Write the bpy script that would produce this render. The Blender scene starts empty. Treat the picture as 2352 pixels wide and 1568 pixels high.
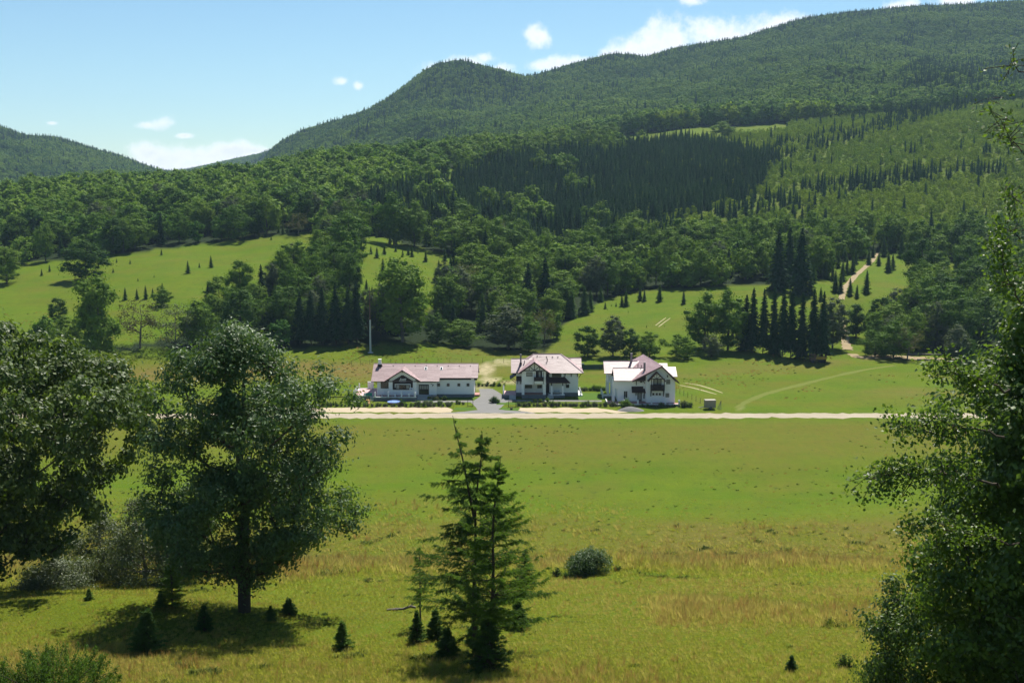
import bpy, bmesh, math, random
import numpy as np
from mathutils import Vector, Matrix

# ------------------------------------------------------------------ camera, sky, sun, exposure
R_ = math.radians
scene = bpy.context.scene
COL = scene.collection
PITCH = R_(8.09)
F = 2700.0                      # focal length in units of a 2352 x 1568 picture
CAM_Z = 60.0
SUN_EL, SUN_AZ = R_(57.0), R_(20.0)   # azimuth measured from +Y towards +X
cam_d = bpy.data.cameras.new('camera'); cam = bpy.data.objects.new('camera', cam_d); COL.objects.link(cam)
cam.location = (0, 0, CAM_Z); cam.rotation_euler = (math.pi / 2 - PITCH, 0, 0)
cam_d.sensor_width = 36.0; cam_d.lens = 36.0 * F / 2352.0
cam_d.clip_start = 0.5; cam_d.clip_end = 20000
scene.camera = cam
scene.view_settings.view_transform = 'Standard'; scene.view_settings.look = 'None'
scene.view_settings.exposure = 0.88; scene.view_settings.gamma = 1.0
scene.view_settings.use_curve_mapping = False
scene.render.engine = 'CYCLES'
scene.cycles.max_bounces = 6; scene.cycles.diffuse_bounces = 3; scene.cycles.glossy_bounces = 2
scene.cycles.transmission_bounces = 4; scene.cycles.volume_bounces = 0; scene.cycles.transparent_max_bounces = 6
scene.cycles.caustics_reflective = False; scene.cycles.caustics_refractive = False
scene.cycles.use_denoising = True
scene.cycles.volume_step_rate = 1.0

sun_d = bpy.data.lights.new('sun', 'SUN'); sun_d.energy = 5.0; sun_d.angle = R_(0.5); sun_d.color = (1.0, 0.955, 0.87)
sun = bpy.data.objects.new('sun', sun_d); COL.objects.link(sun)
sdir = Vector((math.sin(SUN_AZ) * math.cos(SUN_EL), math.cos(SUN_AZ) * math.cos(SUN_EL), math.sin(SUN_EL)))
sun.rotation_euler = sdir.to_track_quat('Z', 'Y').to_euler()
sun.location = (100, 300, 600)

def pix_dir(u, v):
    a = (u - 1176.0) / F; b = -(v - 784.0) / F
    return a, math.cos(PITCH) + b * math.sin(PITCH), -math.sin(PITCH) + b * math.cos(PITCH)

def ND(nt, kind, **kw):
    n = nt.nodes.new(kind)
    for k, val in kw.items():
        if k.startswith('i_'):
            n.inputs[k[2:].replace('_', ' ')].default_value = val
        else:
            setattr(n, k, val)
    return n

world = bpy.data.worlds.new('World'); scene.world = world; world.use_nodes = True
def build_world():
    nt = world.node_tree; nt.nodes.clear(); L = nt.links.new
    out = ND(nt, 'ShaderNodeOutputWorld'); bg = ND(nt, 'ShaderNodeBackground'); L(bg.outputs[0], out.inputs[0])
    sky = ND(nt, 'ShaderNodeTexSky', sky_type='NISHITA', sun_disc=False, sun_elevation=SUN_EL, sun_rotation=SUN_AZ,
             altitude=700.0, air_density=1.0, dust_density=0.0, ozone_density=1.0)
    bg.inputs[1].default_value = 0.061
    tc = ND(nt, 'ShaderNodeTexCoord')
    sep = ND(nt, 'ShaderNodeSeparateXYZ'); L(tc.outputs['Generated'], sep.inputs[0])
    az = ND(nt, 'ShaderNodeMath', operation='ARCTAN2'); L(sep.outputs[0], az.inputs[0]); L(sep.outputs[1], az.inputs[1])
    el = ND(nt, 'ShaderNodeMath', operation='ARCSINE'); L(sep.outputs[2], el.inputs[0])
    ae = ND(nt, 'ShaderNodeCombineXYZ'); L(az.outputs[0], ae.inputs[0]); L(el.outputs[0], ae.inputs[1])
    # domain warp for ragged cumulus edges
    nz = ND(nt, 'ShaderNodeTexNoise', noise_dimensions='2D', i_Scale=38.0, i_Detail=6.0, i_Roughness=0.62); L(ae.outputs[0], nz.inputs['Vector'])
    nz2 = ND(nt, 'ShaderNodeTexNoise', noise_dimensions='2D', i_Scale=120.0, i_Detail=4.0, i_Roughness=0.6); L(ae.outputs[0], nz2.inputs['Vector'])
    spots = [  # u, v, half width, half height (picture units)
        (1470, 118, 62, 34), (1530, 95, 60, 42), (1420, 128, 45, 16), (1680, 82, 80, 34), (1740, 75, 70, 30), (1800, 62, 60, 22), (1850, 50, 45, 14), (1630, 78, 50, 30),
        (1235, 88, 24, 22), (1225, 78, 20, 12), (1300, 148, 52, 15), (1262, 150, 32, 12), (1345, 142, 40, 12),
        (1035, 155, 44, 17), (1085, 145, 38, 14), (1115, 135, 22, 12), (1000, 165, 30, 12), (1145, 162, 30, 12),
        (785, 187, 14, 8), (822, 198, 12, 9), (368, 284, 24, 13), (335, 288, 18, 8), (425, 312, 16, 5),
        (345, 352, 40, 20), (400, 368, 70, 22), (470, 360, 70, 20), (530, 348, 60, 20), (585, 347, 36, 10), (440, 385, 120, 18),
        (1587, 2, 28, 10), (2060, 18, 22, 12), (2195, 2, 40, 12), (2090, 10, 16, 10), (118, 283, 12, 4)]
    pts = []
    for (u, v, hw, hh) in spots:
        x, y, z = pix_dir(u, v); n = math.sqrt(x * x + y * y + z * z)
        pts.append((math.atan2(x, y), math.asin(z / n), hw / F, hh / F))
    rg = random.Random(4)
    for k in range(7):       # the same fair-weather cumulus around the rest of the sky
        a0 = rg.uniform(0.6, 5.6); e0 = rg.uniform(0.06, 0.35); w = rg.uniform(0.02, 0.05)
        a0 = a0 if a0 < math.pi else a0 - 2 * math.pi
        pts += [(a0, e0, w, w * .4), (a0 + w * .8, e0 + w * .1, w * .8, w * .3)]
    cur = None
    for (a0, e0, ra, re) in pts:
        s = ND(nt, 'ShaderNodeVectorMath', operation='MULTIPLY_ADD'); L(ae.outputs[0], s.inputs[0])
        s.inputs[1].default_value = (1 / ra, 1 / re, 0); s.inputs[2].default_value = (-a0 / ra, -e0 / re, 0)
        ln = ND(nt, 'ShaderNodeVectorMath', operation='LENGTH'); L(s.outputs[0], ln.inputs[0])
        if cur is None: cur = ln.outputs['Value']
        else:
            m = ND(nt, 'ShaderNodeMath', operation='SMOOTH_MIN'); m.inputs[2].default_value = 0.5
            L(cur, m.inputs[0]); L(ln.outputs['Value'], m.inputs[1]); cur = m.outputs[0]
    a1 = ND(nt, 'ShaderNodeMath', operation='MULTIPLY_ADD'); L(nz.outputs[0], a1.inputs[0]); a1.inputs[1].default_value = 2.5; L(cur, a1.inputs[2])
    a2 = ND(nt, 'ShaderNodeMath', operation='MULTIPLY_ADD'); L(nz2.outputs[0], a2.inputs[0]); a2.inputs[1].default_value = 0.7; L(a1.outputs[0], a2.inputs[2])
    mr = ND(nt, 'ShaderNodeMapRange', interpolation_type='SMOOTHSTEP'); L(a2.outputs[0], mr.inputs[0])
    mr.inputs[1].default_value = 3.15; mr.inputs[2].default_value = 1.75
    cm = ND(nt, 'ShaderNodeMix', data_type='RGBA'); L(mr.outputs[0], cm.inputs[0])
    tint = ND(nt, 'ShaderNodeMix', data_type='RGBA', blend_type='MULTIPLY'); tint.inputs[0].default_value = 1.0
    L(sky.outputs[0], tint.inputs[6]); tint.inputs[7].default_value = (.76, .95, 1.02, 1)
    L(tint.outputs[2], cm.inputs[6])
    cs = ND(nt, 'ShaderNodeMapRange'); L(a1.outputs[0], cs.inputs[0]); cs.inputs[1].default_value = 1.1; cs.inputs[2].default_value = 2.2
    cc = ND(nt, 'ShaderNodeMix', data_type='RGBA'); L(cs.outputs[0], cc.inputs[0]); cc.inputs[6].default_value = (9.0, 9.4, 10.0, 1); cc.inputs[7].default_value = (11.4, 11.4, 11.4, 1); L(cc.outputs[2], cm.inputs[7])  # cloud shading put into the colour, greyer towards the middle
    L(cm.outputs[2], bg.inputs[0])
build_world()

# ------------------------------------------------------------------ helpers
def thing(name, label, cat, loc=(0, 0, 0), rz=0.0, group=None, scale=None):
    o = bpy.data.objects.new(name, None); COL.objects.link(o)
    o.location = loc; o.rotation_euler = (0, 0, rz)
    if scale is not None: o.scale = scale
    o.empty_display_size = 0.2
    return tag(o, label, cat, group)
def tag(o, label, cat, group=None, kind=None):
    if label: o['label'] = label
    if cat: o['category'] = cat
    if group: o['group'] = group
    if kind: o['kind'] = kind
    return o
def link(name, me, parent=None):
    o = bpy.data.objects.new(name, me); COL.objects.link(o)
    if parent is not None: o.parent = parent
    return o
def copy_tree(src, label=None, group=None):
    r = src.copy(); COL.objects.link(r)
    if label: r['label'] = label
    if group: r['group'] = group
    for c in src.children:
        d = c.copy(); COL.objects.link(d); d.parent = r
        for g in c.children:
            e = g.copy(); COL.objects.link(e); e.parent = d
    return r
def ordinal(n):
    one = 'first second third fourth fifth sixth seventh eighth ninth tenth eleventh twelfth thirteenth fourteenth fifteenth sixteenth seventeenth eighteenth nineteenth'.split()
    if n < 20: return one[n - 1]
    t = ('twent', 'thirt', 'fort', 'fift', 'sixt', 'sevent')[n // 10 - 2]
    return t + 'ieth' if n % 10 == 0 else t + 'y-' + one[n % 10 - 1]
def np_mesh(name, V, Fq, mat=None, smooth=False):
    """V (n,3), Fq (m,k) faces of one size."""
    V = np.asarray(V, dtype=np.float32); Fq = np.asarray(Fq, dtype=np.int32); k = Fq.shape[1]
    me = bpy.data.meshes.new(name)
    me.vertices.add(len(V)); me.vertices.foreach_set('co', V.ravel())
    me.loops.add(Fq.size); me.loops.foreach_set('vertex_index', Fq.ravel())
    me.polygons.add(len(Fq)); me.polygons.foreach_set('loop_start', np.arange(0, Fq.size, k, dtype=np.int32))
    me.polygons.foreach_set('loop_total', np.full(len(Fq), k, dtype=np.int32))
    me.polygons.foreach_set('use_smooth', np.full(len(Fq), smooth, dtype=bool))
    me.update(calc_edges=True)
    if mat is not None: me.materials.append(mat)
    return me
class MB:
    def __init__(s): s.v = []; s.f = []
    def add(s, vs, fs):
        n = len(s.v); s.v += [tuple(p) for p in vs]; s.f += [tuple(i + n for i in f) for f in fs]; return s
    def box(s, x0, x1, y0, y1, z0, z1):
        return s.add([(x0, y0, z0), (x1, y0, z0), (x1, y1, z0), (x0, y1, z0), (x0, y0, z1), (x1, y0, z1), (x1, y1, z1), (x0, y1, z1)],
                     [(3, 2, 1, 0), (4, 5, 6, 7), (0, 1, 5, 4), (1, 2, 6, 5), (2, 3, 7, 6), (3, 0, 4, 7)])
    def prism(s, poly, y0, y1, dx=0.0):          # polygon in x,z (counter-clockwise seen from -y), extruded along y, back shifted by dx
        n = len(poly)
        return s.add([(x, y0, z) for x, z in poly] + [(x + dx, y1, z) for x, z in poly],
                     [tuple(range(n)), tuple(range(2 * n - 1, n - 1, -1))] + [(i, i + n, (i + 1) % n + n, (i + 1) % n) for i in range(n)])
    def prismx(s, poly, x0, x1):                 # polygon in y,z extruded along x
        n = len(poly)
        return s.add([(x0, y, z) for y, z in poly] + [(x1, y, z) for y, z in poly],
                     [tuple(range(n)), tuple(range(2 * n - 1, n - 1, -1))] + [(i, i + n, (i + 1) % n + n, (i + 1) % n) for i in range(n)])
    def bar(s, p, q, w, h=None, up=(0, 0, 1)):    # square bar between two points
        h = h or w; p = Vector(p); q = Vector(q); d = (q - p).normalized(); u = Vector(up)
        if abs(d.dot(u)) > .95: u = Vector((0, 1, 0))
        a = d.cross(u).normalized() * w / 2; b = a.cross(d).normalized() * h / 2
        vs = [p - a - b, p + a - b, p + a + b, p - a + b, q - a - b, q + a - b, q + a + b, q - a + b]
        return s.add(vs, [(3, 2, 1, 0), (4, 5, 6, 7), (0, 1, 5, 4), (1, 2, 6, 5), (2, 3, 7, 6), (3, 0, 4, 7)])
    def cyl(s, p, q, r0, r1=None, n=8):
        r1 = r0 if r1 is None else r1; p = Vector(p); q = Vector(q); d = (q - p).normalized()
        u = Vector((0, 0, 1)) if abs(d.z) < .9 else Vector((1, 0, 0)); a = d.cross(u).normalized(); b = d.cross(a)
        vs = []
        for c, r in ((p, r0), (q, r1)):
            vs += [c + (a * math.cos(2 * math.pi * i / n) + b * math.sin(2 * math.pi * i / n)) * r for i in range(n)]
        return s.add(vs, [tuple(range(n)), tuple(range(2 * n - 1, n - 1, -1))] + [(i, i + n, (i + 1) % n + n, (i + 1) % n) for i in range(n)])
    def ball(s, c, r, n=8, m=5, sz=1.0):
        vs = [(c[0], c[1], c[2] - r * sz)]; 
        for j in range(1, m):
            t = math.pi * j / m
            for i in range(n):
                a = 2 * math.pi * i / n; vs.append((c[0] + r * math.sin(t) * math.cos(a), c[1] + r * math.sin(t) * math.sin(a), c[2] - r * sz * math.cos(t)))
        vs.append((c[0], c[1], c[2] + r * sz)); fs = [(0, 1 + (i + 1) % n, 1 + i) for i in range(n)]
        for j in range(m - 2):
            for i in range(n):
                a = 1 + j * n; fs.append((a + i, a + (i + 1) % n, a + n + (i + 1) % n, a + n + i))
        k = len(vs) - 1; a = 1 + (m - 2) * n
        fs += [(a + i, a + (i + 1) % n, k) for i in range(n)]
        return s.add(vs, fs)
    def mesh(s, name, mat):
        me = bpy.data.meshes.new(name); me.from_pydata(s.v, [], s.f); me.update(); me.materials.append(mat); return me
    def build(s, name, mat, parent=None):
        return link(name, s.mesh(name, mat), parent)

# ---- value noise
_prm = np.random.RandomState(7).rand(512)
def _h(ix, iy): return _prm[((ix * 73856093) ^ (iy * 19349663)) & 511]
def vnoise(x, y):
    ix = np.floor(x).astype(np.int64); iy = np.floor(y).astype(np.int64); fx = x - ix; fy = y - iy
    fx = fx * fx * (3 - 2 * fx); fy = fy * fy * (3 - 2 * fy)
    return (_h(ix, iy) * (1 - fx) + _h(ix + 1, iy) * fx) * (1 - fy) + (_h(ix, iy + 1) * (1 - fx) + _h(ix + 1, iy + 1) * fx) * fy
def fbm(x, y, o=4):
    r = 0; a = .5; n = 0
    for i in range(o):
        r = r + a * vnoise(x * 2 ** i + i * 17.3, y * 2 ** i - i * 9.1); n += a; a *= .5
    return r / n - .5            # about -0.5 .. 0.5
def sstep(a, b, x):
    t = np.clip((x - a) / (b - a), 0, 1); return t * t * (3 - 2 * t)

# ------------------------------------------------------------------ materials
def mat_new(name):
    m = bpy.data.materials.new(name); m.use_nodes = True; nt = m.node_tree; nt.nodes.clear()
    out = ND(nt, 'ShaderNodeOutputMaterial'); return m, nt, out
def plain(name, col, rough=.7, spec=.3, var=.15, scale=1.5, bump=0.0, metal=0.0, bscale=20.0):
    m, nt, out = mat_new(name); L = nt.links.new
    p = ND(nt, 'ShaderNodeBsdfPrincipled'); L(p.outputs[0], out.inputs[0])
    p.inputs['Roughness'].default_value = rough; p.inputs['Specular IOR Level'].default_value = spec; p.inputs['Metallic'].default_value = metal
    tc = ND(nt, 'ShaderNodeTexCoord')
    nz = ND(nt, 'ShaderNodeTexNoise', i_Scale=scale, i_Detail=5.0, i_Roughness=.6); L(tc.outputs['Object'], nz.inputs['Vector'])
    mx = ND(nt, 'ShaderNodeMix', data_type='RGBA'); L(nz.outputs[0], mx.inputs[0])
    mx.inputs[6].default_value = tuple(c * (1 - var) for c in col) + (1,); mx.inputs[7].default_value = tuple(min(1, c * (1 + var)) for c in col) + (1,)
    L(mx.outputs[2], p.inputs['Base Color'])
    if bump:
        n2 = ND(nt, 'ShaderNodeTexNoise', i_Scale=bscale, i_Detail=4.0); L(tc.outputs['Object'], n2.inputs['Vector'])
        b = ND(nt, 'ShaderNodeBump', i_Strength=.6, i_Distance=bump); L(n2.outputs[0], b.inputs['Height']); L(b.outputs[0], p.inputs['Normal'])
    return m
def leaf_mat(name, c1, c2, trans=.28, rough=.7, spec=.08, tr=(1.25, 1.35, .5), obj=.55, stand=0.0):
    m, nt, out = mat_new(name); L = nt.links.new
    oi = ND(nt, 'ShaderNodeObjectInfo'); ge = ND(nt, 'ShaderNodeNewGeometry')
    a = ND(nt, 'ShaderNodeMath', operation='MULTIPLY'); L(oi.outputs['Random'], a.inputs[0]); a.inputs[1].default_value = obj
    b = ND(nt, 'ShaderNodeMath', operation='MULTIPLY_ADD'); L(ge.outputs['Random Per Island'], b.inputs[0]); b.inputs[1].default_value = 1 - obj; L(a.outputs[0], b.inputs[2])
    fac = b.outputs[0]
    if stand:          # whole stands of trees differ in tone
        nz = ND(nt, 'ShaderNodeTexNoise', i_Scale=.009, i_Detail=4.0, i_Roughness=.6); L(oi.outputs['Location'], nz.inputs['Vector'])
        mr = ND(nt, 'ShaderNodeMapRange'); L(nz.outputs[0], mr.inputs[0]); mr.inputs[1].default_value = .38; mr.inputs[2].default_value = .62; mr.inputs[3].default_value = -stand; mr.inputs[4].default_value = stand
        ad = ND(nt, 'ShaderNodeMath', operation='ADD', use_clamp=True); L(fac, ad.inputs[0]); L(mr.outputs[0], ad.inputs[1]); fac = ad.outputs[0]
    mx = ND(nt, 'ShaderNodeMix', data_type='RGBA'); L(fac, mx.inputs[0]); mx.inputs[6].default_value = c1 + (1,); mx.inputs[7].default_value = c2 + (1,)
    p = ND(nt, 'ShaderNodeBsdfPrincipled'); p.inputs['Roughness'].default_value = rough; p.inputs['Specular IOR Level'].default_value = spec
    L(mx.outputs[2], p.inputs['Base Color'])
    t = ND(nt, 'ShaderNodeBsdfTranslucent'); tm = ND(nt, 'ShaderNodeMix', data_type='RGBA', blend_type='MULTIPLY'); tm.inputs[0].default_value = 1
    L(mx.outputs[2], tm.inputs[6]); tm.inputs[7].default_value = tr + (1,); L(tm.outputs[2], t.inputs[0])
    ms = ND(nt, 'ShaderNodeMixShader'); ms.inputs[0].default_value = trans; L(p.outputs[0], ms.inputs[1]); L(t.outputs[0], ms.inputs[2]); L(ms.outputs[0], out.inputs[0])
    return m
M = {}
M['leaf_mid'] = leaf_mat('leaf_mid', (.050, .112, .012), (.130, .205, .022))
M['leaf_lite'] = leaf_mat('leaf_light', (.078, .145, .014), (.145, .215, .026))
M['leaf_dark'] = leaf_mat('leaf_dark', (.030, .074, .012), (.078, .138, .018))
M['leaf_grey'] = leaf_mat('leaf_grey', (.070, .090, .048), (.11, .135, .07), trans=.3)
M['leaf_olive'] = leaf_mat('leaf_olive', (.085, .085, .035), (.12, .12, .05))
M['leaf_far'] = leaf_mat('leaf_far', (.050, .122, .016), (.160, .240, .028), obj=.75, stand=.28)
M['leaf_young'] = leaf_mat('leaf_young', (.110, .180, .014), (.205, .265, .026), obj=.7, stand=.25, trans=.42)
M['spruce'] = leaf_mat('needle_spruce', (.012, .042, .017), (.034, .082, .026), trans=.08, obj=.5)
M['spruce_far'] = leaf_mat('needle_far', (.020, .058, .024), (.060, .125, .042), trans=.2, obj=.6, stand=.2)
M['spruce_l'] = leaf_mat('needle_young', (.048, .098, .026), (.085, .15, .038), trans=.34)
M['larch'] = leaf_mat('needle_larch', (.090, .160, .034), (.135, .21, .045), trans=.48)
M['larch_d'] = leaf_mat('needle_larch_dark', (.058, .112, .034), (.095, .155, .042), trans=.42)
M['ash'] = leaf_mat('leaf_ash', (.052, .096, .032), (.095, .150, .046), trans=.3, rough=.5, spec=.3, obj=0.0)
M['maple'] = leaf_mat('leaf_maple', (.044, .076, .016), (.090, .130, .026), trans=.3, rough=.5, spec=.25, obj=0.0)
M['beech'] = leaf_mat('leaf_beech', (.058, .098, .020), (.125, .19, .036), trans=.42, rough=.48, spec=.35, obj=0.0)
M['willow'] = leaf_mat('leaf_willow', (.080, .105, .055), (.14, .165, .09), trans=.3, rough=.5, spec=.3)
M['juniper'] = leaf_mat('needle_juniper', (.065, .125, .022), (.115, .19, .036), trans=.32)
M['bark'] = plain('bark', (.075, .06, .045), .9, .1, .4, 2.0, .03)
M['bark_l'] = plain('bark_grey', (.16, .14, .115), .9, .1, .4, 2.0, .03)
# ------------------------------------------------------------------ terrain: stations (forward distance, picture row of the ground) per column
CU = [-900, -400, 0, 200, 400, 600, 800, 1000, 1200, 1400, 1600, 1800, 2000, 2200, 2352, 2800, 3300]
ST = {  # column: S8 .. S17 as (y, row)
 0:    [(370, 790), (430, 705), (530, 608), (640, 535), (800, 476), (1100, 492), (1600, 440), (2200, 365), (2700, 305), (4500, 400)],
 200:  [(370, 792), (440, 690), (540, 592), (650, 520), (830, 464), (1100, 482), (1600, 440), (2200, 392), (2700, 352), (4500, 400)],
 400:  [(375, 795), (450, 665), (555, 568), (670, 505), (860, 446), (1200, 466), (1700, 445), (2200, 430), (2700, 418), (4500, 403)],
 600:  [(378, 797), (450, 665), (570, 547), (690, 485), (900, 424), (1200, 444), (1700, 415), (2100, 395), (2500, 380), (4500, 360)],
 800:  [(385, 795), (450, 655), (570, 540), (690, 475), (950, 390), (1250, 400), (1700, 350), (2100, 308), (2500, 278), (4500, 340)],
 1000: [(395, 795), (470, 670), (590, 550), (720, 475), (1000, 370), (1300, 375), (1700, 305), (2100, 235), (2500, 175), (4500, 300)],
 1200: [(400, 800), (480, 685), (610, 575), (760, 475), (1050, 350), (1300, 350), (1700, 285), (2100, 230), (2600, 197), (4500, 280)],
 1400: [(385, 805), (470, 705), (600, 595), (780, 465), (1100, 332), (1240, 314), (1600, 272), (2100, 198), (2700, 141), (4500, 240)],
 1600: [(385, 808), (470, 690), (600, 590), (780, 465), (1100, 320), (1240, 292), (1600, 252), (2100, 182), (2700, 117), (4500, 220)],
 1800: [(385, 815), (470, 680), (600, 570), (780, 455), (1100, 305), (1240, 286), (1600, 238), (2100, 158), (2700, 74), (4500, 200)],
 2000: [(385, 820), (480, 680), (600, 575), (780, 450), (1100, 300), (1240, 270), (1600, 215), (2100, 130), (2700, 42), (4500, 160)],
 2200: [(385, 820), (480, 690), (600, 585), (780, 440), (1100, 272), (1240, 250), (1600, 190), (2100, 110), (2700, 28), (4500, 150)],
 2352: [(385, 820), (480, 690), (600, 585), (780, 435), (1100, 252), (1240, 235), (1600, 178), (2100, 96), (2700, 16), (4500, 140)],
}
ST[-900] = [(370, 785), (430, 700), (530, 600), (640, 520), (800, 440), (1100, 450), (1600, 400), (2200, 320), (2700, 250), (4500, 330)]
ST[-400] = ST[-900]
ST[2800] = [(y, v - 22 * (i > 3)) for i, (y, v) in enumerate(ST[2352])]
ST[3300] = [(y, v - 35 * (i > 3)) for i, (y, v) in enumerate(ST[2352])]
# the skyline needs more columns
SKY = [(-900, 250), (0, 302), (50, 324), (130, 328), (200, 350), (280, 372), (340, 395), (370, 403), (420, 425), (575, 425), (605, 385), (640, 348), (700, 318), (760, 298), (850, 262), (930, 213), (1000, 176), (1060, 166),
       (1130, 181), (1210, 197), (1300, 167), (1400, 142), (1440, 141), (1480, 149), (1560, 126), (1700, 105), (1850, 60), (1950, 45), (2100, 31), (2250, 25), (2352, 18), (3300, -10)]
NS_, NY_ = 440, 520
S_AX = np.linspace(-1.1, 1.1, NS_)
LY0, LY1 = math.log(3.0), math.log(7000.0)
Y_AX = np.exp(np.linspace(LY0, LY1, NY_))

def pchip(xk, yk, x):
    h = np.diff(xk); d = np.diff(yk) / h; m = np.zeros_like(yk)
    for i in range(1, len(xk) - 1):
        if d[i - 1] * d[i] > 0:
            w1 = 2 * h[i] + h[i - 1]; w2 = h[i] + 2 * h[i - 1]; m[i] = (w1 + w2) / (w1 / d[i - 1] + w2 / d[i])
    m[0] = d[0]; m[-1] = d[-1]
    i = np.clip(np.searchsorted(xk, x) - 1, 0, len(xk) - 2); t = (x - xk[i]) / h[i]
    return (2*t**3 - 3*t**2 + 1) * yk[i] + (t**3 - 2*t**2 + t) * h[i] * m[i] + (-2*t**3 + 3*t**2) * yk[i+1] + (t**3 - t**2) * h[i] * m[i+1]

def build_height():
    near = [(3, 58.3), (20, 48.5), (35, 41.8)]
    nearv = [(52, 1568), (75, 1405), (110, 1300)]
    Yk, Zk = [], []
    one = np.ones(NS_)
    for y, z in near: Yk.append(one * y); Zk.append(one * z)
    for y, v in nearv:
        a, dy, dz = pix_dir(1176, v); Yk.append(one * y); Zk.append(one * (CAM_Z + y * dz / dy))
    for y in (188, 300, 335): Yk.append(one * y); Zk.append(one * 0.0)
    ker = np.hanning(13); ker /= ker.sum()
    for k in range(10):
        s, yy, zz = [], [], []
        cols = CU
        for u in cols:
            y, v = ST[u][k]
            if k == 8: v = np.interp(u, [q[0] for q in SKY], [q[1] for q in SKY])
            a, dy, dz = pix_dir(u, v); s.append(a / dy); yy.append(y); zz.append(CAM_Z + y * dz / dy)
        if k == 8:
            ys = np.interp([q[0] for q in SKY], cols, yy); s, zz, y2 = [], [], []
            for (u, v), y in zip(SKY, ys):
                a, dy, dz = pix_dir(u, v); s.append(a / dy); zz.append(CAM_Z + y * dz / dy); y2.append(y)
            yy = y2
        Y = np.interp(S_AX, s, yy); Z = np.interp(S_AX, s, zz)
        w = 3 if k == 8 else 13; kk = np.hanning(w + 2)[1:-1]; kk /= kk.sum()
        pad = w // 2
        Y = np.convolve(np.pad(Y, pad, 'edge'), kk, 'valid'); Z = np.convolve(np.pad(Z, pad, 'edge'), kk, 'valid')
        Yk.append(Y); Zk.append(Z)
    Yk.append(one * 7200); Zk.append(Zk[-1] - 30)
    Yk = np.array(Yk); Zk = np.array(Zk)
    G = np.zeros((NS_, NY_))
    for i in range(NS_):
        G[i] = pchip(np.log(Yk[:, i]), Zk[:, i], np.log(Y_AX))
    X = S_AX[:, None] * Y_AX[None, :]; Y = np.repeat(Y_AX[None, :], NS_, 0)
    # relief
    G += fbm(X / 9, Y / 9) * .7 * (1 - sstep(150, 190, Y)) * sstep(25, 45, Y)
    G += fbm(X / 3 + 40, Y / 3) * .22 * (1 - sstep(120, 190, Y)) * sstep(25, 40, Y)
    flat = sstep(180, 200, Y) * (1 - sstep(262, 274, Y))
    G += fbm(X / 30, Y / 30) * .5 * flat
    G += -0.55 * sstep(238, 232, Y + fbm(X / 40, Y * 0) * 12) * sstep(195, 215, Y) * 1.0       # low bank across the meadow
    G += fbm(X / 60, Y / 60) * 6 * sstep(380, 520, Y) * (1 - sstep(1300, 1700, Y))
    rid = np.abs(fbm((X - .35 * Y) / 420, Y / 2400, 3)) * 2
    G += (rid - .3) * 84 * sstep(1250, 1700, Y) * (1 - sstep(2150, 2600, Y))
    G += fbm(X / 150 + 9, Y / 210) * 46 * sstep(1250, 1600, Y) * (1 - sstep(2300, 2650, Y))
    # two low swells of the near slope
    G += 1.5 * np.exp(-((X + 27) / 13) ** 2 - ((Y - 72) / 5) ** 2) + 1.3 * np.exp(-((X - 9.5) / 6) ** 2 - ((Y - 102) / 5) ** 2)
    return G
GZ = build_height()
def hgt(x, y):
    x = np.asarray(x, float); y = np.asarray(y, float)
    fs = np.clip((x / y - S_AX[0]) / (S_AX[1] - S_AX[0]), 0, NS_ - 1.001); fy = np.clip((np.log(y) - LY0) / (LY1 - LY0) * (NY_ - 1), 0, NY_ - 1.001)
    i = fs.astype(int); j = fy.astype(int)
    # position of y between rows is linear in y on the mesh
    ty = (y - Y_AX[j]) / (Y_AX[j + 1] - Y_AX[j]); tx = fs - i
    return (GZ[i, j] * (1 - tx) + GZ[i + 1, j] * tx) * (1 - ty) + (GZ[i, j + 1] * (1 - tx) + GZ[i + 1, j + 1] * tx) * ty
def project(x, y, z):
    dz = z - CAM_Z; c, s = math.cos(PITCH), math.sin(PITCH)
    d = y * c - dz * s; up = y * s + dz * c
    return 1176 + F * x / d, 784 - F * up / d, d
_YM = np.exp(np.linspace(math.log(20), math.log(6500), 5000))
def gp(u, v, ymin=20.0):
    """the ground point seen at a picture position"""
    a, dy, dz = pix_dir(u, v); s = a / dy; t = dz / dy
    Y = _YM[_YM >= ymin]
    d = hgt(s * Y, Y) - (CAM_Z + t * Y)
    k = np.argmax(d > 0)
    if d[k] <= 0: k = np.argmax(d)
    y = Y[k]
    if k > 0: y = Y[k - 1] + (Y[k] - Y[k - 1]) * (-d[k - 1]) / (d[k] - d[k - 1] + 1e-9)
    return float(s * y), float(y), float(hgt(s * y, y))
def pxm(y, z):                     # picture units per metre at a place
    return F / (y * math.cos(PITCH) - (z - CAM_Z) * math.sin(PITCH))
def in_poly(poly, u, v):
    u = np.asarray(u, float); v = np.asarray(v, float); ins = np.zeros(u.shape, bool); n = len(poly)
    for i in range(n):
        x0, y0 = poly[i]; x1, y1 = poly[(i + 1) % n]
        c = ((y0 > v) != (y1 > v)) & (u < (x1 - x0) * (v - y0) / ((y1 - y0) + 1e-12) + x0); ins ^= c
    return ins

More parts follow.
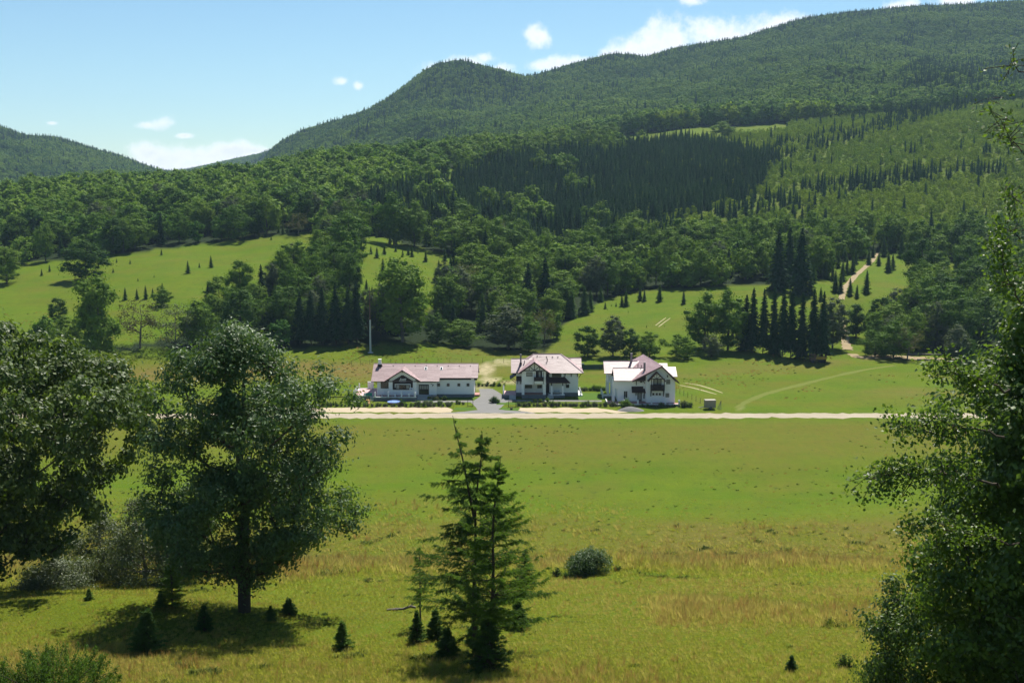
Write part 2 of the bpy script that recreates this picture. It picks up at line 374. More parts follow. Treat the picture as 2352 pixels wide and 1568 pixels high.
# ground zones, in picture positions of the bare ground
M_LEFT = [(-1200, 812), (0, 796), (300, 792), (430, 772), (475, 718), (560, 688), (640, 658), (700, 628), (748, 580), (728, 533), (560, 549), (400, 568), (200, 591), (50, 606), (-1200, 660)]
M_MID = [(825, 560), (850, 540), (880, 545), (1000, 580), (1050, 592), (1045, 640), (1010, 690), (960, 730), (860, 735), (828, 700), (815, 620)]
M_RIGHT = [(1255, 812), (1290, 745), (1380, 692), (1450, 670), (1560, 662), (1700, 656), (1780, 652), (1800, 812)]
M_PATH = [(1800, 812), (1780, 655), (1880, 640), (1930, 602), (2040, 584), (2210, 606), (2230, 645), (2090, 662), (2060, 700), (1990, 812)]
M_TOP = [(1362, 338), (1378, 320), (1600, 292), (1815, 284), (1805, 304), (1650, 314), (1500, 334)]
M_TINY = [(1015, 398), (1030, 388), (1068, 386), (1066, 408), (1025, 418)]
FLOOR_EDGE = ([-1200, 0, 700, 850, 1000, 1100, 1250, 1700, 1950, 2100, 2400, 3500], [800, 806, 800, 790, 789, 799, 808, 806, 806, 812, 815, 815])
SPR = [(825, 560), (835, 480), (900, 450), (1000, 432), (1080, 400), (1200, 372), (1330, 348), (1400, 340), (1560, 322), (1700, 345), (1790, 380), (1740, 440), (1560, 505), (1450, 560), (1380, 600), (1280, 600), (1140, 575), (1050, 590), (900, 545)]
def is_open(x, y, z):
    u, v, d = project(x, y, z)
    o = (y < 360) | (v > np.interp(u, *FLOOR_EDGE))
    for p in (M_LEFT, M_MID, M_RIGHT, M_PATH, M_TOP, M_TINY): o |= in_poly(p, u, v)
    return o

def ground_mat():
    m, nt, out = mat_new('meadow'); L = nt.links.new
    p = ND(nt, 'ShaderNodeBsdfPrincipled', i_Roughness=.85); p.inputs['Specular IOR Level'].default_value = .03; L(p.outputs[0], out.inputs[0])
    ge = ND(nt, 'ShaderNodeNewGeometry')
    def noise(sc, det=5.0, rough=.6, stretch=None):
        n = ND(nt, 'ShaderNodeTexNoise', i_Scale=sc, i_Detail=det, i_Roughness=rough)
        if stretch:
            mp = ND(nt, 'ShaderNodeMapping'); mp.inputs['Scale'].default_value = stretch; L(ge.outputs['Position'], mp.inputs[0]); L(mp.outputs[0], n.inputs['Vector'])
        else: L(ge.outputs['Position'], n.inputs['Vector'])
        return n.outputs[0]
    def mix(f, a, b):
        x = ND(nt, 'ShaderNodeMix', data_type='RGBA')
        for s, val in ((0, f), (6, a), (7, b)):
            if isinstance(val, (tuple, float)): x.inputs[s].default_value = val if isinstance(val, float) else val + (1,)
            else: L(val, x.inputs[s])
        return x.outputs[2]
    def rng(val, a, b, c=0., d=1.):
        r = ND(nt, 'ShaderNodeMapRange'); L(val, r.inputs[0]); r.inputs[1].default_value = a; r.inputs[2].default_value = b; r.inputs[3].default_value = c; r.inputs[4].default_value = d; return r.outputs[0]
    def mul(a, b):
        x = ND(nt, 'ShaderNodeMath', operation='MULTIPLY'); L(a, x.inputs[0]); (L(b, x.inputs[1]) if not isinstance(b, float) else setattr(x.inputs[1], 'default_value', b)); return x.outputs[0]
    def add(a, b):
        x = ND(nt, 'ShaderNodeMath', operation='ADD', use_clamp=True); L(a, x.inputs[0]); L(b, x.inputs[1]); return x.outputs[0]
    def attr(n): a = ND(nt, 'ShaderNodeAttribute', attribute_name=n); return a.outputs['Fac']
    green = mix(rng(noise(.09), .35, .65), (.062, .120, .003), (.094, .138, .005))
    green = mix(rng(noise(1.4, 6.0, .7), .3, .7), green, mix(.5, green, (.060, .096, .006)))
    fine = rng(noise(.55, 8.0, .75, (1, .45, 1)), .40, .72)
    dryc = mix(rng(noise(.5, 6.0, .7), .35, .65), (.108, .096, .015), (.094, .106, .009))
    redc = mix(rng(noise(.4, 6.0, .7), .35, .65), (.160, .094, .038), (.135, .102, .030))
    d = add(attr('dry'), mul(rng(noise(.045, 4.0, .6, (1, 1.4, 1)), .46, .68), .6))
    d = mul(d, rng(noise(.8, 7.0, .75), .25, .60, .55, 1.1))
    c = mix(d, green, dryc)
    c = mix(mul(attr('red'), rng(noise(.3, 6.0, .7), .3, .6, .4, 1.0)), c, redc)
    streak = rng(noise(.35, 5.0, .65, (.16, 1, 1)), .36, .66)
    c = mix(mul(streak, .30), c, mix(.5, c, (.165, .150, .030)))
    spk = rng(noise(.75, 3.0, .55), .635, .70)                                  # darker weeds
    c = mix(mul(spk, .75), c, (.034, .050, .010))
    c = mix(mul(fine, .35), c, (.052, .075, .009))
    c = mix(mul(attr('dirt'), rng(noise(.6, 6.0, .7), .3, .6, .3, 1.0)), c, mix(noise(2.0), (.33, .28, .16), (.40, .34, .21)))
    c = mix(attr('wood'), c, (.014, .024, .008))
    L(c, p.inputs['Base Color'])
    b = ND(nt, 'ShaderNodeBump', i_Strength=.9, i_Distance=.22); L(noise(1.6, 8.0, .75), b.inputs['Height']); L(b.outputs[0], p.inputs['Normal'])
    return m
M['ground'] = ground_mat()
def build_terrain():
    X = (S_AX[:, None] * Y_AX[None, :]); Y = np.repeat(Y_AX[None, :], NS_, 0)
    V = np.stack([X, Y, GZ], -1).reshape(-1, 3)
    i, j = np.meshgrid(np.arange(NS_ - 1), np.arange(NY_ - 1), indexing='ij'); a = (i * NY_ + j).ravel()
    me = np_mesh('ground', V, np.stack([a, a + NY_, a + NY_ + 1, a + 1], 1), M['ground'], True)
    x, y, z = V[:, 0], V[:, 1], V[:, 2]; u, v, d = project(x, y, z)
    n1 = fbm(x / 22, y / 22); n2 = fbm(x / 8, y / 8)
    w = lambda a, b, e: sstep(a - e, a + e, v + n1 * 30) * (1 - sstep(b - e, b + e, v + n1 * 30))
    dry = w(972, 1045, 14) * .75 + w(1045, 1075, 6) * .3 + w(1195, 1300, 22) * (.75 + n2) + w(1330, 1440, 25) * .45 * (.5 + n1 * 2) + w(1440, 1700, 40) * (.6 + n1) + w(1335, 1440, 25) * .25
    dry += sstep(.05, .25, fbm(x / 35 + 3, y / 14)) * .45 * ((v > 810) & (v < 935))
    red = w(838, 872, 7) * (u < 870) * .9 + w(830, 850, 6) * (u > 1020) * (u < 1230) * .5 + w(795, 820, 8) * (u > 1000) * (u < 1500) * .35 + sstep(.02, .2, fbm(x / 40 + 13, y / 16)) * .5 * ((v > 825) & (v < 925) & (u > 1180))
    red += w(860, 880, 6) * (u > 1170) * (u < 1240) * .8
    red += sstep(.0, .15, n1) * .35 * ((v > 1200) & (v < 1330) & (u > 1500)) + sstep(.05, .2, n1) * .3 * (v > 1380)
    dirt = np.zeros(len(V))
    def blob(u0, v0, ru, rv, k=1.0):
        nonlocal dirt
        q = ((u - u0) / ru) ** 2 + ((v - v0) / rv) ** 2; dirt = np.maximum(dirt, k * (1 - sstep(.5, 1.2, q + n2 * .8)))
    for q in ((1115, 850, 18, 16), (1125, 872, 22, 8), (1150, 832, 40, 4), (1200, 836, 60, 3, .6), (1180, 878, 30, 4, .7), (1700, 940, 20, 3, .5), (1100, 890, 22, 10, .5)): blob(*q)
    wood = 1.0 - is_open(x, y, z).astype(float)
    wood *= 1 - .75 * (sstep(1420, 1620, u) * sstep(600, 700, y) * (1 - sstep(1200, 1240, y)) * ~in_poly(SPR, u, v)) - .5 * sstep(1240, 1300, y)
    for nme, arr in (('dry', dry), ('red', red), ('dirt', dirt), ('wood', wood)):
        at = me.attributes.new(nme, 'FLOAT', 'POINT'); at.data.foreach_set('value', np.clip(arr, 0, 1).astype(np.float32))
    o = link('ground', me); tag(o, 'green valley meadow rising into wooded hills', None, None, 'structure'); return o
build_terrain()

# the rows of the picture already taken by ground in front, for leaving out trees nobody could see
_U, _V, _ = project(S_AX[:, None] * Y_AX[None, :], np.repeat(Y_AX[None, :], NS_, 0), GZ)
_CM = np.minimum.accumulate(np.where(Y_AX[None, :] > 250, _V, 5000), axis=1)
def hidden(x, y, z, h, slack=4):
    i = np.clip(np.round((x / y - S_AX[0]) / (S_AX[1] - S_AX[0])).astype(int), 0, NS_ - 1)
    j = np.clip(np.floor((np.log(y) - LY0) / (LY1 - LY0) * (NY_ - 1)).astype(int) - 1, 0, NY_ - 1)
    return project(x, y, z + h)[1] > _CM[i, j] + slack
# ------------------------------------------------------------------ road, drive, tracks
def gravel_mat(name, c1, c2, c3, sc=1.2):
    m, nt, out = mat_new(name); L = nt.links.new
    p = ND(nt, 'ShaderNodeBsdfPrincipled', i_Roughness=.9); p.inputs['Specular IOR Level'].default_value = .1; L(p.outputs[0], out.inputs[0])
    ge = ND(nt, 'ShaderNodeNewGeometry')
    mp = ND(nt, 'ShaderNodeMapping'); mp.inputs['Scale'].default_value = (.12, 1, 1); L(ge.outputs['Position'], mp.inputs[0])
    n1 = ND(nt, 'ShaderNodeTexNoise', i_Scale=sc, i_Detail=6.0, i_Roughness=.65); L(mp.outputs[0], n1.inputs['Vector'])
    n2 = ND(nt, 'ShaderNodeTexNoise', i_Scale=2.2, i_Detail=6.0, i_Roughness=.75); L(ge.outputs['Position'], n2.inputs['Vector'])
    r = ND(nt, 'ShaderNodeValToRGB'); r.color_ramp.elements[0].position = .36; r.color_ramp.elements[1].position = .62
    r.color_ramp.elements[0].color = c1 + (1,); r.color_ramp.elements[1].color = c2 + (1,); L(n1.outputs[0], r.inputs[0])
    mr = ND(nt, 'ShaderNodeMapRange'); L(n2.outputs[0], mr.inputs[0]); mr.inputs[1].default_value = .5; mr.inputs[2].default_value = .72; mr.inputs[4].default_value = .7
    mx = ND(nt, 'ShaderNodeMix', data_type='RGBA'); L(mr.outputs[0], mx.inputs[0]); L(r.outputs[0], mx.inputs[6]); mx.inputs[7].default_value = c3 + (1,)
    L(mx.outputs[2], p.inputs['Base Color'])
    b = ND(nt, 'ShaderNodeBump', i_Strength=.5, i_Distance=.06); L(n2.outputs[0], b.inputs['Height']); L(b.outputs[0], p.inputs['Normal'])
    return m
M['road'] = gravel_mat('limestone_gravel', (.27, .225, .16), (.36, .31, .23), (.21, .19, .115))
M['sand'] = gravel_mat('pale_sand', (.36, .285, .19), (.42, .35, .245), (.30, .25, .155))
M['drive'] = gravel_mat('grey_gravel', (.15, .147, .138), (.195, .19, .18), (.128, .126, .118))
M['track'] = gravel_mat('brown_dirt', (.235, .18, .10), (.30, .235, .14), (.17, .15, .06))
M['rut'] = gravel_mat('pale_dirt', (.26, .235, .12), (.33, .29, .16), (.15, .16, .05))
M['worn'] = gravel_mat('worn_grass', (.098, .122, .014), (.115, .13, .02), (.08, .108, .01))
M['lawn'] = plain('lawn', (.055, .108, .008), .9, .1, .25, .8, .05, bscale=6)
def sheet(name, poly, z, mat, label, edge=.25, seed=0):
    """flat sheet from an outline; the edge is frayed a little"""
    rg = np.random.RandomState(seed); pts = []
    for i in range(len(poly)):
        a = np.array(poly[i]); b = np.array(poly[(i + 1) % len(poly)]); n = max(2, int(np.linalg.norm(b - a) / 1.4))
        for k in range(n): pts.append(a + (b - a) * k / n + (rg.normal(size=2) * edge * np.array((.3, 1)) if edge else 0))
    from mathutils.geometry import tessellate_polygon
    tri = tessellate_polygon([[Vector((p[0], p[1], 0)) for p in pts]])
    V = np.array([(p[0], p[1], 0) for p in pts]); T = np.array(tri); cr = np.cross(V[T[:, 1]] - V[T[:, 0]], V[T[:, 2]] - V[T[:, 0]])[:, 2]; T[cr < 0] = T[cr < 0][:, ::-1]
    me = np_mesh(name, V, T, mat)
    o = link(name, me); o.location.z = z
    return tag(o, label, None, None, 'structure')
def ribbon(name, pts, w, mat, label, lift=.12, taper=False, seed=1):
    """a strip laid over the ground through picture positions"""
    P = np.array([gp(u, v, 200)[:2] for u, v in pts]); t = np.linspace(0, 1, len(P)); n = max(30, int(np.linalg.norm(np.diff(P, axis=0), axis=1).sum() / 2.0)); tt = np.linspace(0, 1, n)
    C = np.stack([np.interp(tt, t, P[:, 0]), np.interp(tt, t, P[:, 1])], 1); k = np.hanning(9)[1:-1]; k /= k.sum()
    for a in (0, 1): C[:, a] = np.convolve(np.pad(C[:, a], 3, 'edge'), k, 'valid')
    T = np.gradient(C, axis=0); T /= np.linalg.norm(T, axis=1)[:, None] + 1e-9; Nn = np.stack([-T[:, 1], T[:, 0]], 1)
    rg = np.random.RandomState(seed); W = np.interp(tt, np.linspace(0, 1, len(w)), w) if isinstance(w, (list, tuple)) else np.full(n, w)
    W = W * (1 + rg.normal(size=n) * .12); V = []; m = 5
    for j in range(m):
        q = C + Nn * ((j / (m - 1) - .5) * W)[:, None]; V.append(np.stack([q[:, 0], q[:, 1], hgt(q[:, 0], q[:, 1]) + lift * (1 if 0 < j < m - 1 else .3)], 1))
    V = np.stack(V, 1).reshape(-1, 3); i, j = np.meshgrid(np.arange(n - 1), np.arange(m - 1), indexing='ij'); a = (i * m + j).ravel()
    o = link(name, np_mesh(name, V, np.stack([a, a + 1, a + m + 1, a + m], 1)[:, ::-1], mat, True)); return tag(o, label, None, None, 'structure')
sheet('road', [(-330, 285.6), (330, 287.6), (330, 293.6), (60, 292.6), (-330, 292.4)], .012, M['road'], 'pale limestone gravel road crossing the valley', .42, 1)
sheet('gravel_lot', [(-60, 294.4), (-22, 293.8), (-15.5, 293.9), (-15, 297.2), (-17, 300.2), (-60, 299.9)], .010, M['sand'], 'pale sandy lot in front of the restaurant', .4, 2)
sheet('gravel_lot', [(2.8, 294.0), (29.5, 293.8), (27.0, 296.5), (22.0, 299.6), (2.2, 299.5), (1.5, 297.0)], .010, M['sand'], 'pale sandy lot in front of the middle house', .4, 3)
sheet('driveway', [(-18.5, 292.9), (6, 292.9), (3.0, 295.2), (-3.5, 297.5), (-2.2, 303), (-1.5, 307.5), (8, 309.2), (9, 308.2), (24, 307.9), (24, 309.9), (13, 310.4), (5, 310.6), (-1.8, 311.5), (-2.5, 318), (-5.5, 327), (-9.3, 327), (-8.6, 316), (-10.2, 309.8), (-24, 309.4), (-27, 307.5), (-24.5, 306.6), (-11, 307.4), (-10.0, 303), (-8.8, 297.0), (-12, 295.0)], .016, M['drive'], 'grey gravel drive leading from the road between the houses', .08, 4)
sheet('lawn', [(-15.2, 296.8), (-11.8, 295.9), (-9.6, 297.4), (-9.8, 299.8), (-14.5, 300.4)], .020, M['lawn'], 'small mown grass island left of the drive mouth', .1, 5)
sheet('lawn', [(-3.4, 298.3), (-1.6, 296.4), (1.4, 296.2), (2.2, 299.0), (-2.4, 300.2)], .020, M['lawn'], 'small mown grass island right of the drive mouth', .1, 6)
sheet('lawn', [(-22, 310.4), (-10.6, 310.6), (-9.9, 313.6), (-10.5, 314.1), (-19.5, 314.1)], .020, M['lawn'], 'mown lawn strip before the plain end of the restaurant', .05, 7)
sheet('lawn', [(17.5, 310.8), (27, 310.6), (25, 321), (18.3, 321)], .020, M['lawn'], 'mown lawn between the middle and right-hand houses', .05, 8)
sheet('lawn', [(-4.2, 304.0), (1.2, 304.2), (1.6, 306.4), (-3.8, 306.8)], .022, M['lawn'], 'oval grass bed at the corner of the middle house drive', .05, 9)
ribbon('path', [(1932, 690), (1940, 660), (1965, 632), (1990, 612), (2005, 598), (2010, 588), (2018, 580)], [2.6, 2.5, 2.3, 2.0, 1.6], M['track'], 'brown dirt track climbing the right-hand slope', .15)
ribbon('path', [(1948, 805), (1942, 785), (1938, 765), (1936, 748), (1934, 735)], [3.8, 3, 2.4, 2.0], M['track'], 'lower brown dirt track beside the grove', .15, seed=2)
ribbon('path', [(1955, 812), (1975, 822), (2040, 818), (2120, 824), (2220, 828)], [3, 5, 7, 8, 6], M['track'], 'brown river gravel behind the right-hand trees', .10, seed=3)
ribbon('path', [(1690, 938), (1715, 922), (1755, 905), (1820, 888), (1900, 868), (1980, 850), (2060, 838)], [1.6, 2.2, 2.2, 2.0, 1.8], M['worn'], 'faint worn track curving over the right-hand meadow', .03, seed=4)
ribbon('path', [(1560, 884), (1590, 890), (1620, 898), (1648, 906)], [.5, .9, .9, .4], M['rut'], 'nearer of two pale wheel ruts by the right-hand house', .04, seed=5)
ribbon('path', [(1572, 879), (1605, 884), (1635, 893), (1662, 903)], [.5, .8, .8, .4], M['rut'], 'farther of two pale wheel ruts by the right-hand house', .04, seed=6)
ribbon('path', [(1505, 748), (1518, 738), (1530, 729)], [.5, .5, .4], M['rut'], 'left of the two thin ruts on the slope', .05, seed=7)
ribbon('path', [(1512, 751), (1526, 740), (1540, 730)], [.5, .5, .4], M['rut'], 'right of the two thin ruts on the slope', .05, seed=8)
# ------------------------------------------------------------------ houses
M['plaster'] = plain('white_plaster', (.88, .87, .84), .85, .2, .05, .6, .004, bscale=30)
M['stone'] = plain('dark_stone', (.16, .165, .17), .85, .2, .4, 3.0, .04, bscale=5)
M['timber'] = plain('dark_timber', (.030, .018, .013), .7, .25, .3, 3.0)
M['brown_tile'] = plain('brown_tile', (.055, .030, .024), .6, .3, .25, 4.0)
M['fascia'] = plain('brown_fascia', (.075, .038, .030), .6, .3, .2, 2.0)
M['glass'] = plain('window_glass', (.018, .022, .024), .12, .6, .3, .8)
M['glass_curtain'] = plain('curtained_glass', (.30, .29, .26), .25, .5, .3, 1.5)
M['white'] = plain('white_paint', (.80, .80, .78), .5, .3, .04, 2.0)
M['metal_grey'] = plain('grey_flue', (.22, .20, .205), .6, .4, .15, 2.0)
M['tile_red'] = plain('red_paving', (.36, .185, .16), .75, .2, .25, 2.0)
M['tile_pink'] = plain('pink_paving', (.52, .33, .32), .75, .2, .22, 2.2)
M['concrete'] = plain('concrete', (.42, .41, .39), .85, .2, .12, 2.0)
def roof_mat():
    m, nt, out = mat_new('rose_roof_tile'); L = nt.links.new
    p = ND(nt, 'ShaderNodeBsdfPrincipled', i_Roughness=.47); p.inputs['Specular IOR Level'].default_value = .5; L(p.outputs[0], out.inputs[0])
    tc = ND(nt, 'ShaderNodeTexCoord'); n1 = ND(nt, 'ShaderNodeTexNoise', i_Scale=2.6, i_Detail=4.0, i_Roughness=.7); L(tc.outputs['Object'], n1.inputs['Vector'])
    ge = ND(nt, 'ShaderNodeNewGeometry'); ad = ND(nt, 'ShaderNodeMath', operation='MULTIPLY_ADD'); L(ge.outputs['Random Per Island'], ad.inputs[0]); ad.inputs[1].default_value = .35; L(n1.outputs[0], ad.inputs[2])
    r = ND(nt, 'ShaderNodeValToRGB'); r.color_ramp.elements[0].position = .35; r.color_ramp.elements[1].position = .95
    r.color_ramp.elements[0].color = (.235, .14, .14, 1); r.color_ramp.elements[1].color = (.37, .25, .25, 1); L(ad.outputs[0], r.inputs[0]); L(r.outputs[0], p.inputs['Base Color'])
    return m
M['roof'] = roof_mat()
def V3(*a): return np.array(a, float)
def courses(eA, eB, rB, rA, step=.36, lift=.07, tile=1.6):
    """a roof slope of overlapping tile courses between the eave eA-eB and the ridge rA-rB"""
    b = MB(); eA, eB, rB, rA = (np.array(p, float) for p in (eA, eB, rB, rA)); n = np.cross(eB - eA, rA - eA)
    if np.linalg.norm(n) < 1e-6: n = np.cross(eB - eA, rB - eB)
    n = n / np.linalg.norm(n); n = n if n[2] > 0 else -n
    k = max(3, int(max(np.linalg.norm(rA - eA), np.linalg.norm(rB - eB)) / step)); rg = random.Random(int(abs(eA[0] * 31 + rB[2] * 17)))
    for i in range(k):
        t0, t1 = i / k, (i + 1.12) / k if i < k - 1 else 1.0
        a0, b0, a1, b1 = eA + (rA - eA) * t0, eB + (rB - eB) * t0, eA + (rA - eA) * t1, eB + (rB - eB) * t1
        W = np.linalg.norm(b0 - a0); m = max(1, int(W / tile)); off = rg.uniform(0, .6)
        for j in range(m):
            s0, s1 = j / m, (j + 1) / m; l = lift * rg.uniform(.85, 1.2)
            p0, p1 = a0 + (b0 - a0) * s0, a0 + (b0 - a0) * s1; q0, q1 = a1 + (b1 - a1) * s0, a1 + (b1 - a1) * s1
            b.add([p0, p1, p1 + n * l, p0 + n * l, q1 + n * .012, q0 + n * .012], [(0, 1, 2, 3), (3, 2, 4, 5)])
    return b, n
def roof_part(parent, planes, name='roof', board=.16, step=.36, mat='roof', fascia=True):
    """planes: list of (eave A, eave B, ridge B, ridge A); one tiled part with a dark underside as its child"""
    B = MB(); U = MB()
    for (eA, eB, rB, rA) in planes:
        b, n = courses(eA, eB, rB, rA, step); B.add(b.v, b.f)
        c = [np.array(p, float) - n * .012 for p in (eA, eB, rB, rA)]; d = [p - n * board for p in c]
        same = np.linalg.norm(c[2] - c[3]) < 1e-6
        if same: U.add(c[:3] + d[:3], [(3, 5, 4), (0, 1, 4, 3), (1, 2, 5, 4), (2, 0, 3, 5)])
        else: U.add(c + d, [(4, 7, 6, 5), (0, 1, 5, 4), (1, 2, 6, 5), (2, 3, 7, 6), (3, 0, 4, 7)])
    o = B.build(name, M[mat], parent)
    if fascia: U.build('fascia', M['fascia'], o)
    return o
def ridge_cap(roof, pts, r=.13):
    b = MB()
    for p, q in zip(pts[:-1], pts[1:]): b.cyl(p, q, r, r, 6)
    b.build('ridge_cap', M['roof'], roof)
def window(parent, x0, x1, z0, z1, y, cols=1, rows=1, fm='timber', gm='glass', fw=.09, name='window'):
    b = MB(); d = .10
    b.box(x0 - fw, x1 + fw, y - d, y, z1, z1 + fw).box(x0 - fw, x1 + fw, y - d - .04, y, z0 - fw, z0).box(x0 - fw, x0, y - d, y, z0, z1).box(x1, x1 + fw, y - d, y, z0, z1)
    for i in range(1, cols): xx = x0 + (x1 - x0) * i / cols; b.box(xx - fw * .35, xx + fw * .35, y - d + .01, y - .02, z0, z1)
    for i in range(1, rows): zz = z0 + (z1 - z0) * i / rows; b.box(x0, x1, y - d + .012, y - .022, zz - fw * .35, zz + fw * .35)
    w = b.build(name, M[fm], parent); MB().box(x0, x1, y - .03, y + .01, z0, z1).build('pane', M[gm], w); return w
def brackets(parent, places, y, z, r=.9, h=1.1, w=.14):
    for x in places:
        b = MB().bar((x, y, z - h), (x, y - r, z), w).bar((x, y - .05, z - h - .15), (x, y - .05, z), w); b.build('bracket', M['timber'], parent)
def gate_post(parent, x, y, z0, h=1.15, w=.36):
    b = MB().box(x - w / 2, x + w / 2, y - w / 2, y + w / 2, z0, z0 + h); p = b.build('pillar', M['white'], parent)
    for s in (-1, 1): MB().cyl((x + s * w * .27, y, z0 + h), (x + s * w * .27, y, z0 + h + .10), .05, .05, 6).ball((x + s * w * .27, y, z0 + h + .17), .10, 7, 5).build('finial', M['white'], p)
def steps(parent, x0, x1, y0, y1, z1, n, mat='concrete', name='step'):
    for i in range(n):
        MB().box(x0, x1, y0 + (y1 - y0) * i / n, y1, z1 * i / n + (.001 if i else 0), z1 * (i + 1) / n).build(name, M[mat], parent)
def stucco_box(parent, x0, x1, y0, y1, z0, z1, name='wall', mat='plaster'): return MB().box(x0, x1, y0, y1, z0, z1).build(name, M[mat], parent)
def chimney(parent, x, y, z0, z1, w=.5, mat='metal_grey', flash=True, cap=True, name='chimney'):
    c = MB().box(x - w / 2, x + w / 2, y - w / 2, y + w / 2, z0, z1).build(name, M[mat], parent)
    if cap: MB().box(x - w * .6, x + w * .6, y - w * .6, y + w * .6, z1 + .002, z1 + .12).build('cap', M['white' if mat == 'plaster' else 'metal_grey'], c)
    if flash: MB().box(x - w * .75, x + w * .75, y - w * .8, y + w * .5, z0 - .1, z0 + .55).build('flashing', M['timber'], c)

def restaurant():
    t = thing('restaurant', 'long low white restaurant with rose tiled roof and gabled sign bay', 'building', (-36.5, 313.2, 0))
    # walls
    w = MB().box(0, 16.1, 0, 11.2, .86, 4.75).box(16.1, 26.2, 1.2, 11.2, .86, 5.3); w.build('wall', M['plaster'], t)
    MB().prismx([(.02, 4.75), (11.18, 4.75), (5.9, 7.85)], .03, .25).build('gable_wall', M['plaster'], t); MB().prismx([(1.25, 5.3), (11.1, 5.3), (5.9, 7.9)], 25.9, 26.17).build('gable_wall', M['plaster'], t)
    MB().box(-.06, 16.04, -.06, 11.26, 0, .86).box(16.04, 26.26, 1.14, 11.26, 0, .86).build('stone_base', M['stone'], t)
    # roof
    rz, ry = 8.45, 6.1; sl = .52; f = lambda y: rz - abs(ry - y) * sl
    rf = roof_part(t, [((-1.5, -1.0, f(-1.0)), (16.9, -1.0, f(-1.0)), (16.9, ry, rz), (-1.5, ry, rz)), ((16.9, .35, f(.35)), (27.3, .35, f(.35)), (27.3, ry, rz), (16.9, ry, rz)),
                       ((27.3, 12.9, f(12.9)), (-1.5, 12.9, f(12.9)), (-1.5, ry, rz), (27.3, ry, rz))])
    ridge_cap(rf, [(-1.5, ry, rz + .02), (27.3, ry, rz + .02)])
    for i in range(9): x = .9 + i * 3.02; MB().box(x - .09, x + .09, 4.9, 5.25, f(5.0) + .05, f(5.0) + .22).build('vent_tile', M['timber'], rf)
    for x in (12.95, 17.2):     # roof windows
        k = MB().bar((x, 3.4, f(3.4) + .10), (x, 4.6, f(4.6) + .10), .72, .12).build('skylight', M['white'], rf)
        MB().bar((x, 3.5, f(3.5) + .18), (x, 4.35, f(4.35) + .18), .48, .05).build('pane', M['glass'], k)
    MB().box(16.6, 25.4, .98, 1.18, 4.86, 5.36).build('eave_board', M['timber'], t)
    MB().box(1.0, 3.1, -.16, -.002, 4.45, 4.74).build('eave_board', M['timber'], t); MB().box(11.0, 16.1, -.16, -.002, 4.38, 4.74).build('eave_board', M['timber'], t)
    MB().box(26.2, 27.0, 2.0, 2.3, 4.55, 5.35).build('eave_board', M['timber'], t)
    chimney(t, .25, 5.2, 7.9, 9.75, .75, 'plaster')
    # sign bay
    MB().prism([(3.2, .86), (10.8, .86), (10.8, 5.25), (7.0, 7.55), (3.2, 5.25)], -.9, -.001).build('bay_wall', M['plaster'], t)
    MB().box(3.14, 10.86, -.96, -.061, 0, .86).build('bay_base', M['stone'], t)
    gr = roof_part(t, [((12.1, -1.75, 4.78), (12.1, -.9, 4.78), (7.0, 5.0, 7.95), (7.0, -1.75, 7.95)), ((1.95, -.9, 4.78), (1.95, -1.75, 4.78), (7.0, -1.75, 7.95), (7.0, 5.0, 7.95))], 'gable_roof', .2)
    ridge_cap(gr, [(7.0, -1.75, 7.97), (7.0, 4.7, 7.97)], .1)
    for x, z in ((3.35, 5.0), (10.65, 5.0), (7.0, 7.3)): MB().box(x - .08, x + .08, -1.7, -.905, z, z + .2).build('purlin', M['timber'], t)
    st = [(4.3, 2.46)]; st += [(9.75, 2.46), (9.75, 5.05)]
    n = 9; xs = np.linspace(9.75, 7.45, 7); zs = np.linspace(5.05, 6.42, 7)
    for i in range(6): st += [(xs[i + 1], zs[i])] + [(xs[i + 1], zs[i + 1])]
    st += [(6.6, 6.42)]
    xs = np.linspace(6.6, 4.3, 7); zs = np.linspace(6.42, 5.05, 7)
    for i in range(6): st += [(xs[i], zs[i + 1])] + [(xs[i + 1], zs[i + 1])]
    pts = []
    for p in st:
        if not pts or abs(p[0] - pts[-1][0]) + abs(p[1] - pts[-1][1]) > 1e-4: pts.append(p)
    bm = bmesh.new(); vs = [bm.verts.new((x, -.96, z)) for x, z in pts]; fc = bm.faces.new(vs); r = bmesh.ops.extrude_face_region(bm, geom=[fc]); bmesh.ops.translate(bm, vec=(0, .055, 0), verts=[v for v in r['geom'] if isinstance(v, bmesh.types.BMVert)]); bmesh.ops.recalc_face_normals(bm, faces=bm.faces); bmesh.ops.triangulate(bm, faces=bm.faces)
    me = bpy.data.meshes.new('sign_panel'); bm.to_mesh(me); bm.free(); me.materials.append(M['timber']); sp = link('sign_panel', me, t)
    def lettering(txt, size, x, z, shear, space=1.0):
        c = bpy.data.curves.new('lettering', 'FONT'); c.body = txt; c.size = size; c.align_x = 'CENTER'; c.extrude = .015; c.shear = shear; c.space_character = space; c.offset = .006
        tmp = bpy.data.objects.new('lettering', c); me = bpy.data.meshes.new_from_object(tmp); bpy.data.objects.remove(tmp); me.materials.clear(); me.materials.append(M['white'])
        o = link('lettering', me, sp); o.location = (x, -.985, z); o.rotation_euler = (math.pi / 2, 0, 0)
    lettering('Jostit', .95, 7.0, 5.02, .45, .9); lettering('RESTAURANT', .27, 7.1, 4.68, .2, 1.05)
    wd = MB().box(4.9, 9.15, -1.04, -.965, 3.86, 4.06).box(4.9, 5.1, -1.04, -.965, 3.05, 3.86).box(8.95, 9.15, -1.04, -.965, 3.05, 3.86).build('window_surround', M['white'], t)
    w1 = window(t, 5.12, 8.93, 2.62, 3.84, -.962, 3, 1, 'timber', 'glass', .05)
    for x in (5.3, 8.0): MB().box(x, x + .75, -1.002, -.994, 2.75, 3.75).build('curtain', M['glass_curtain'], w1)
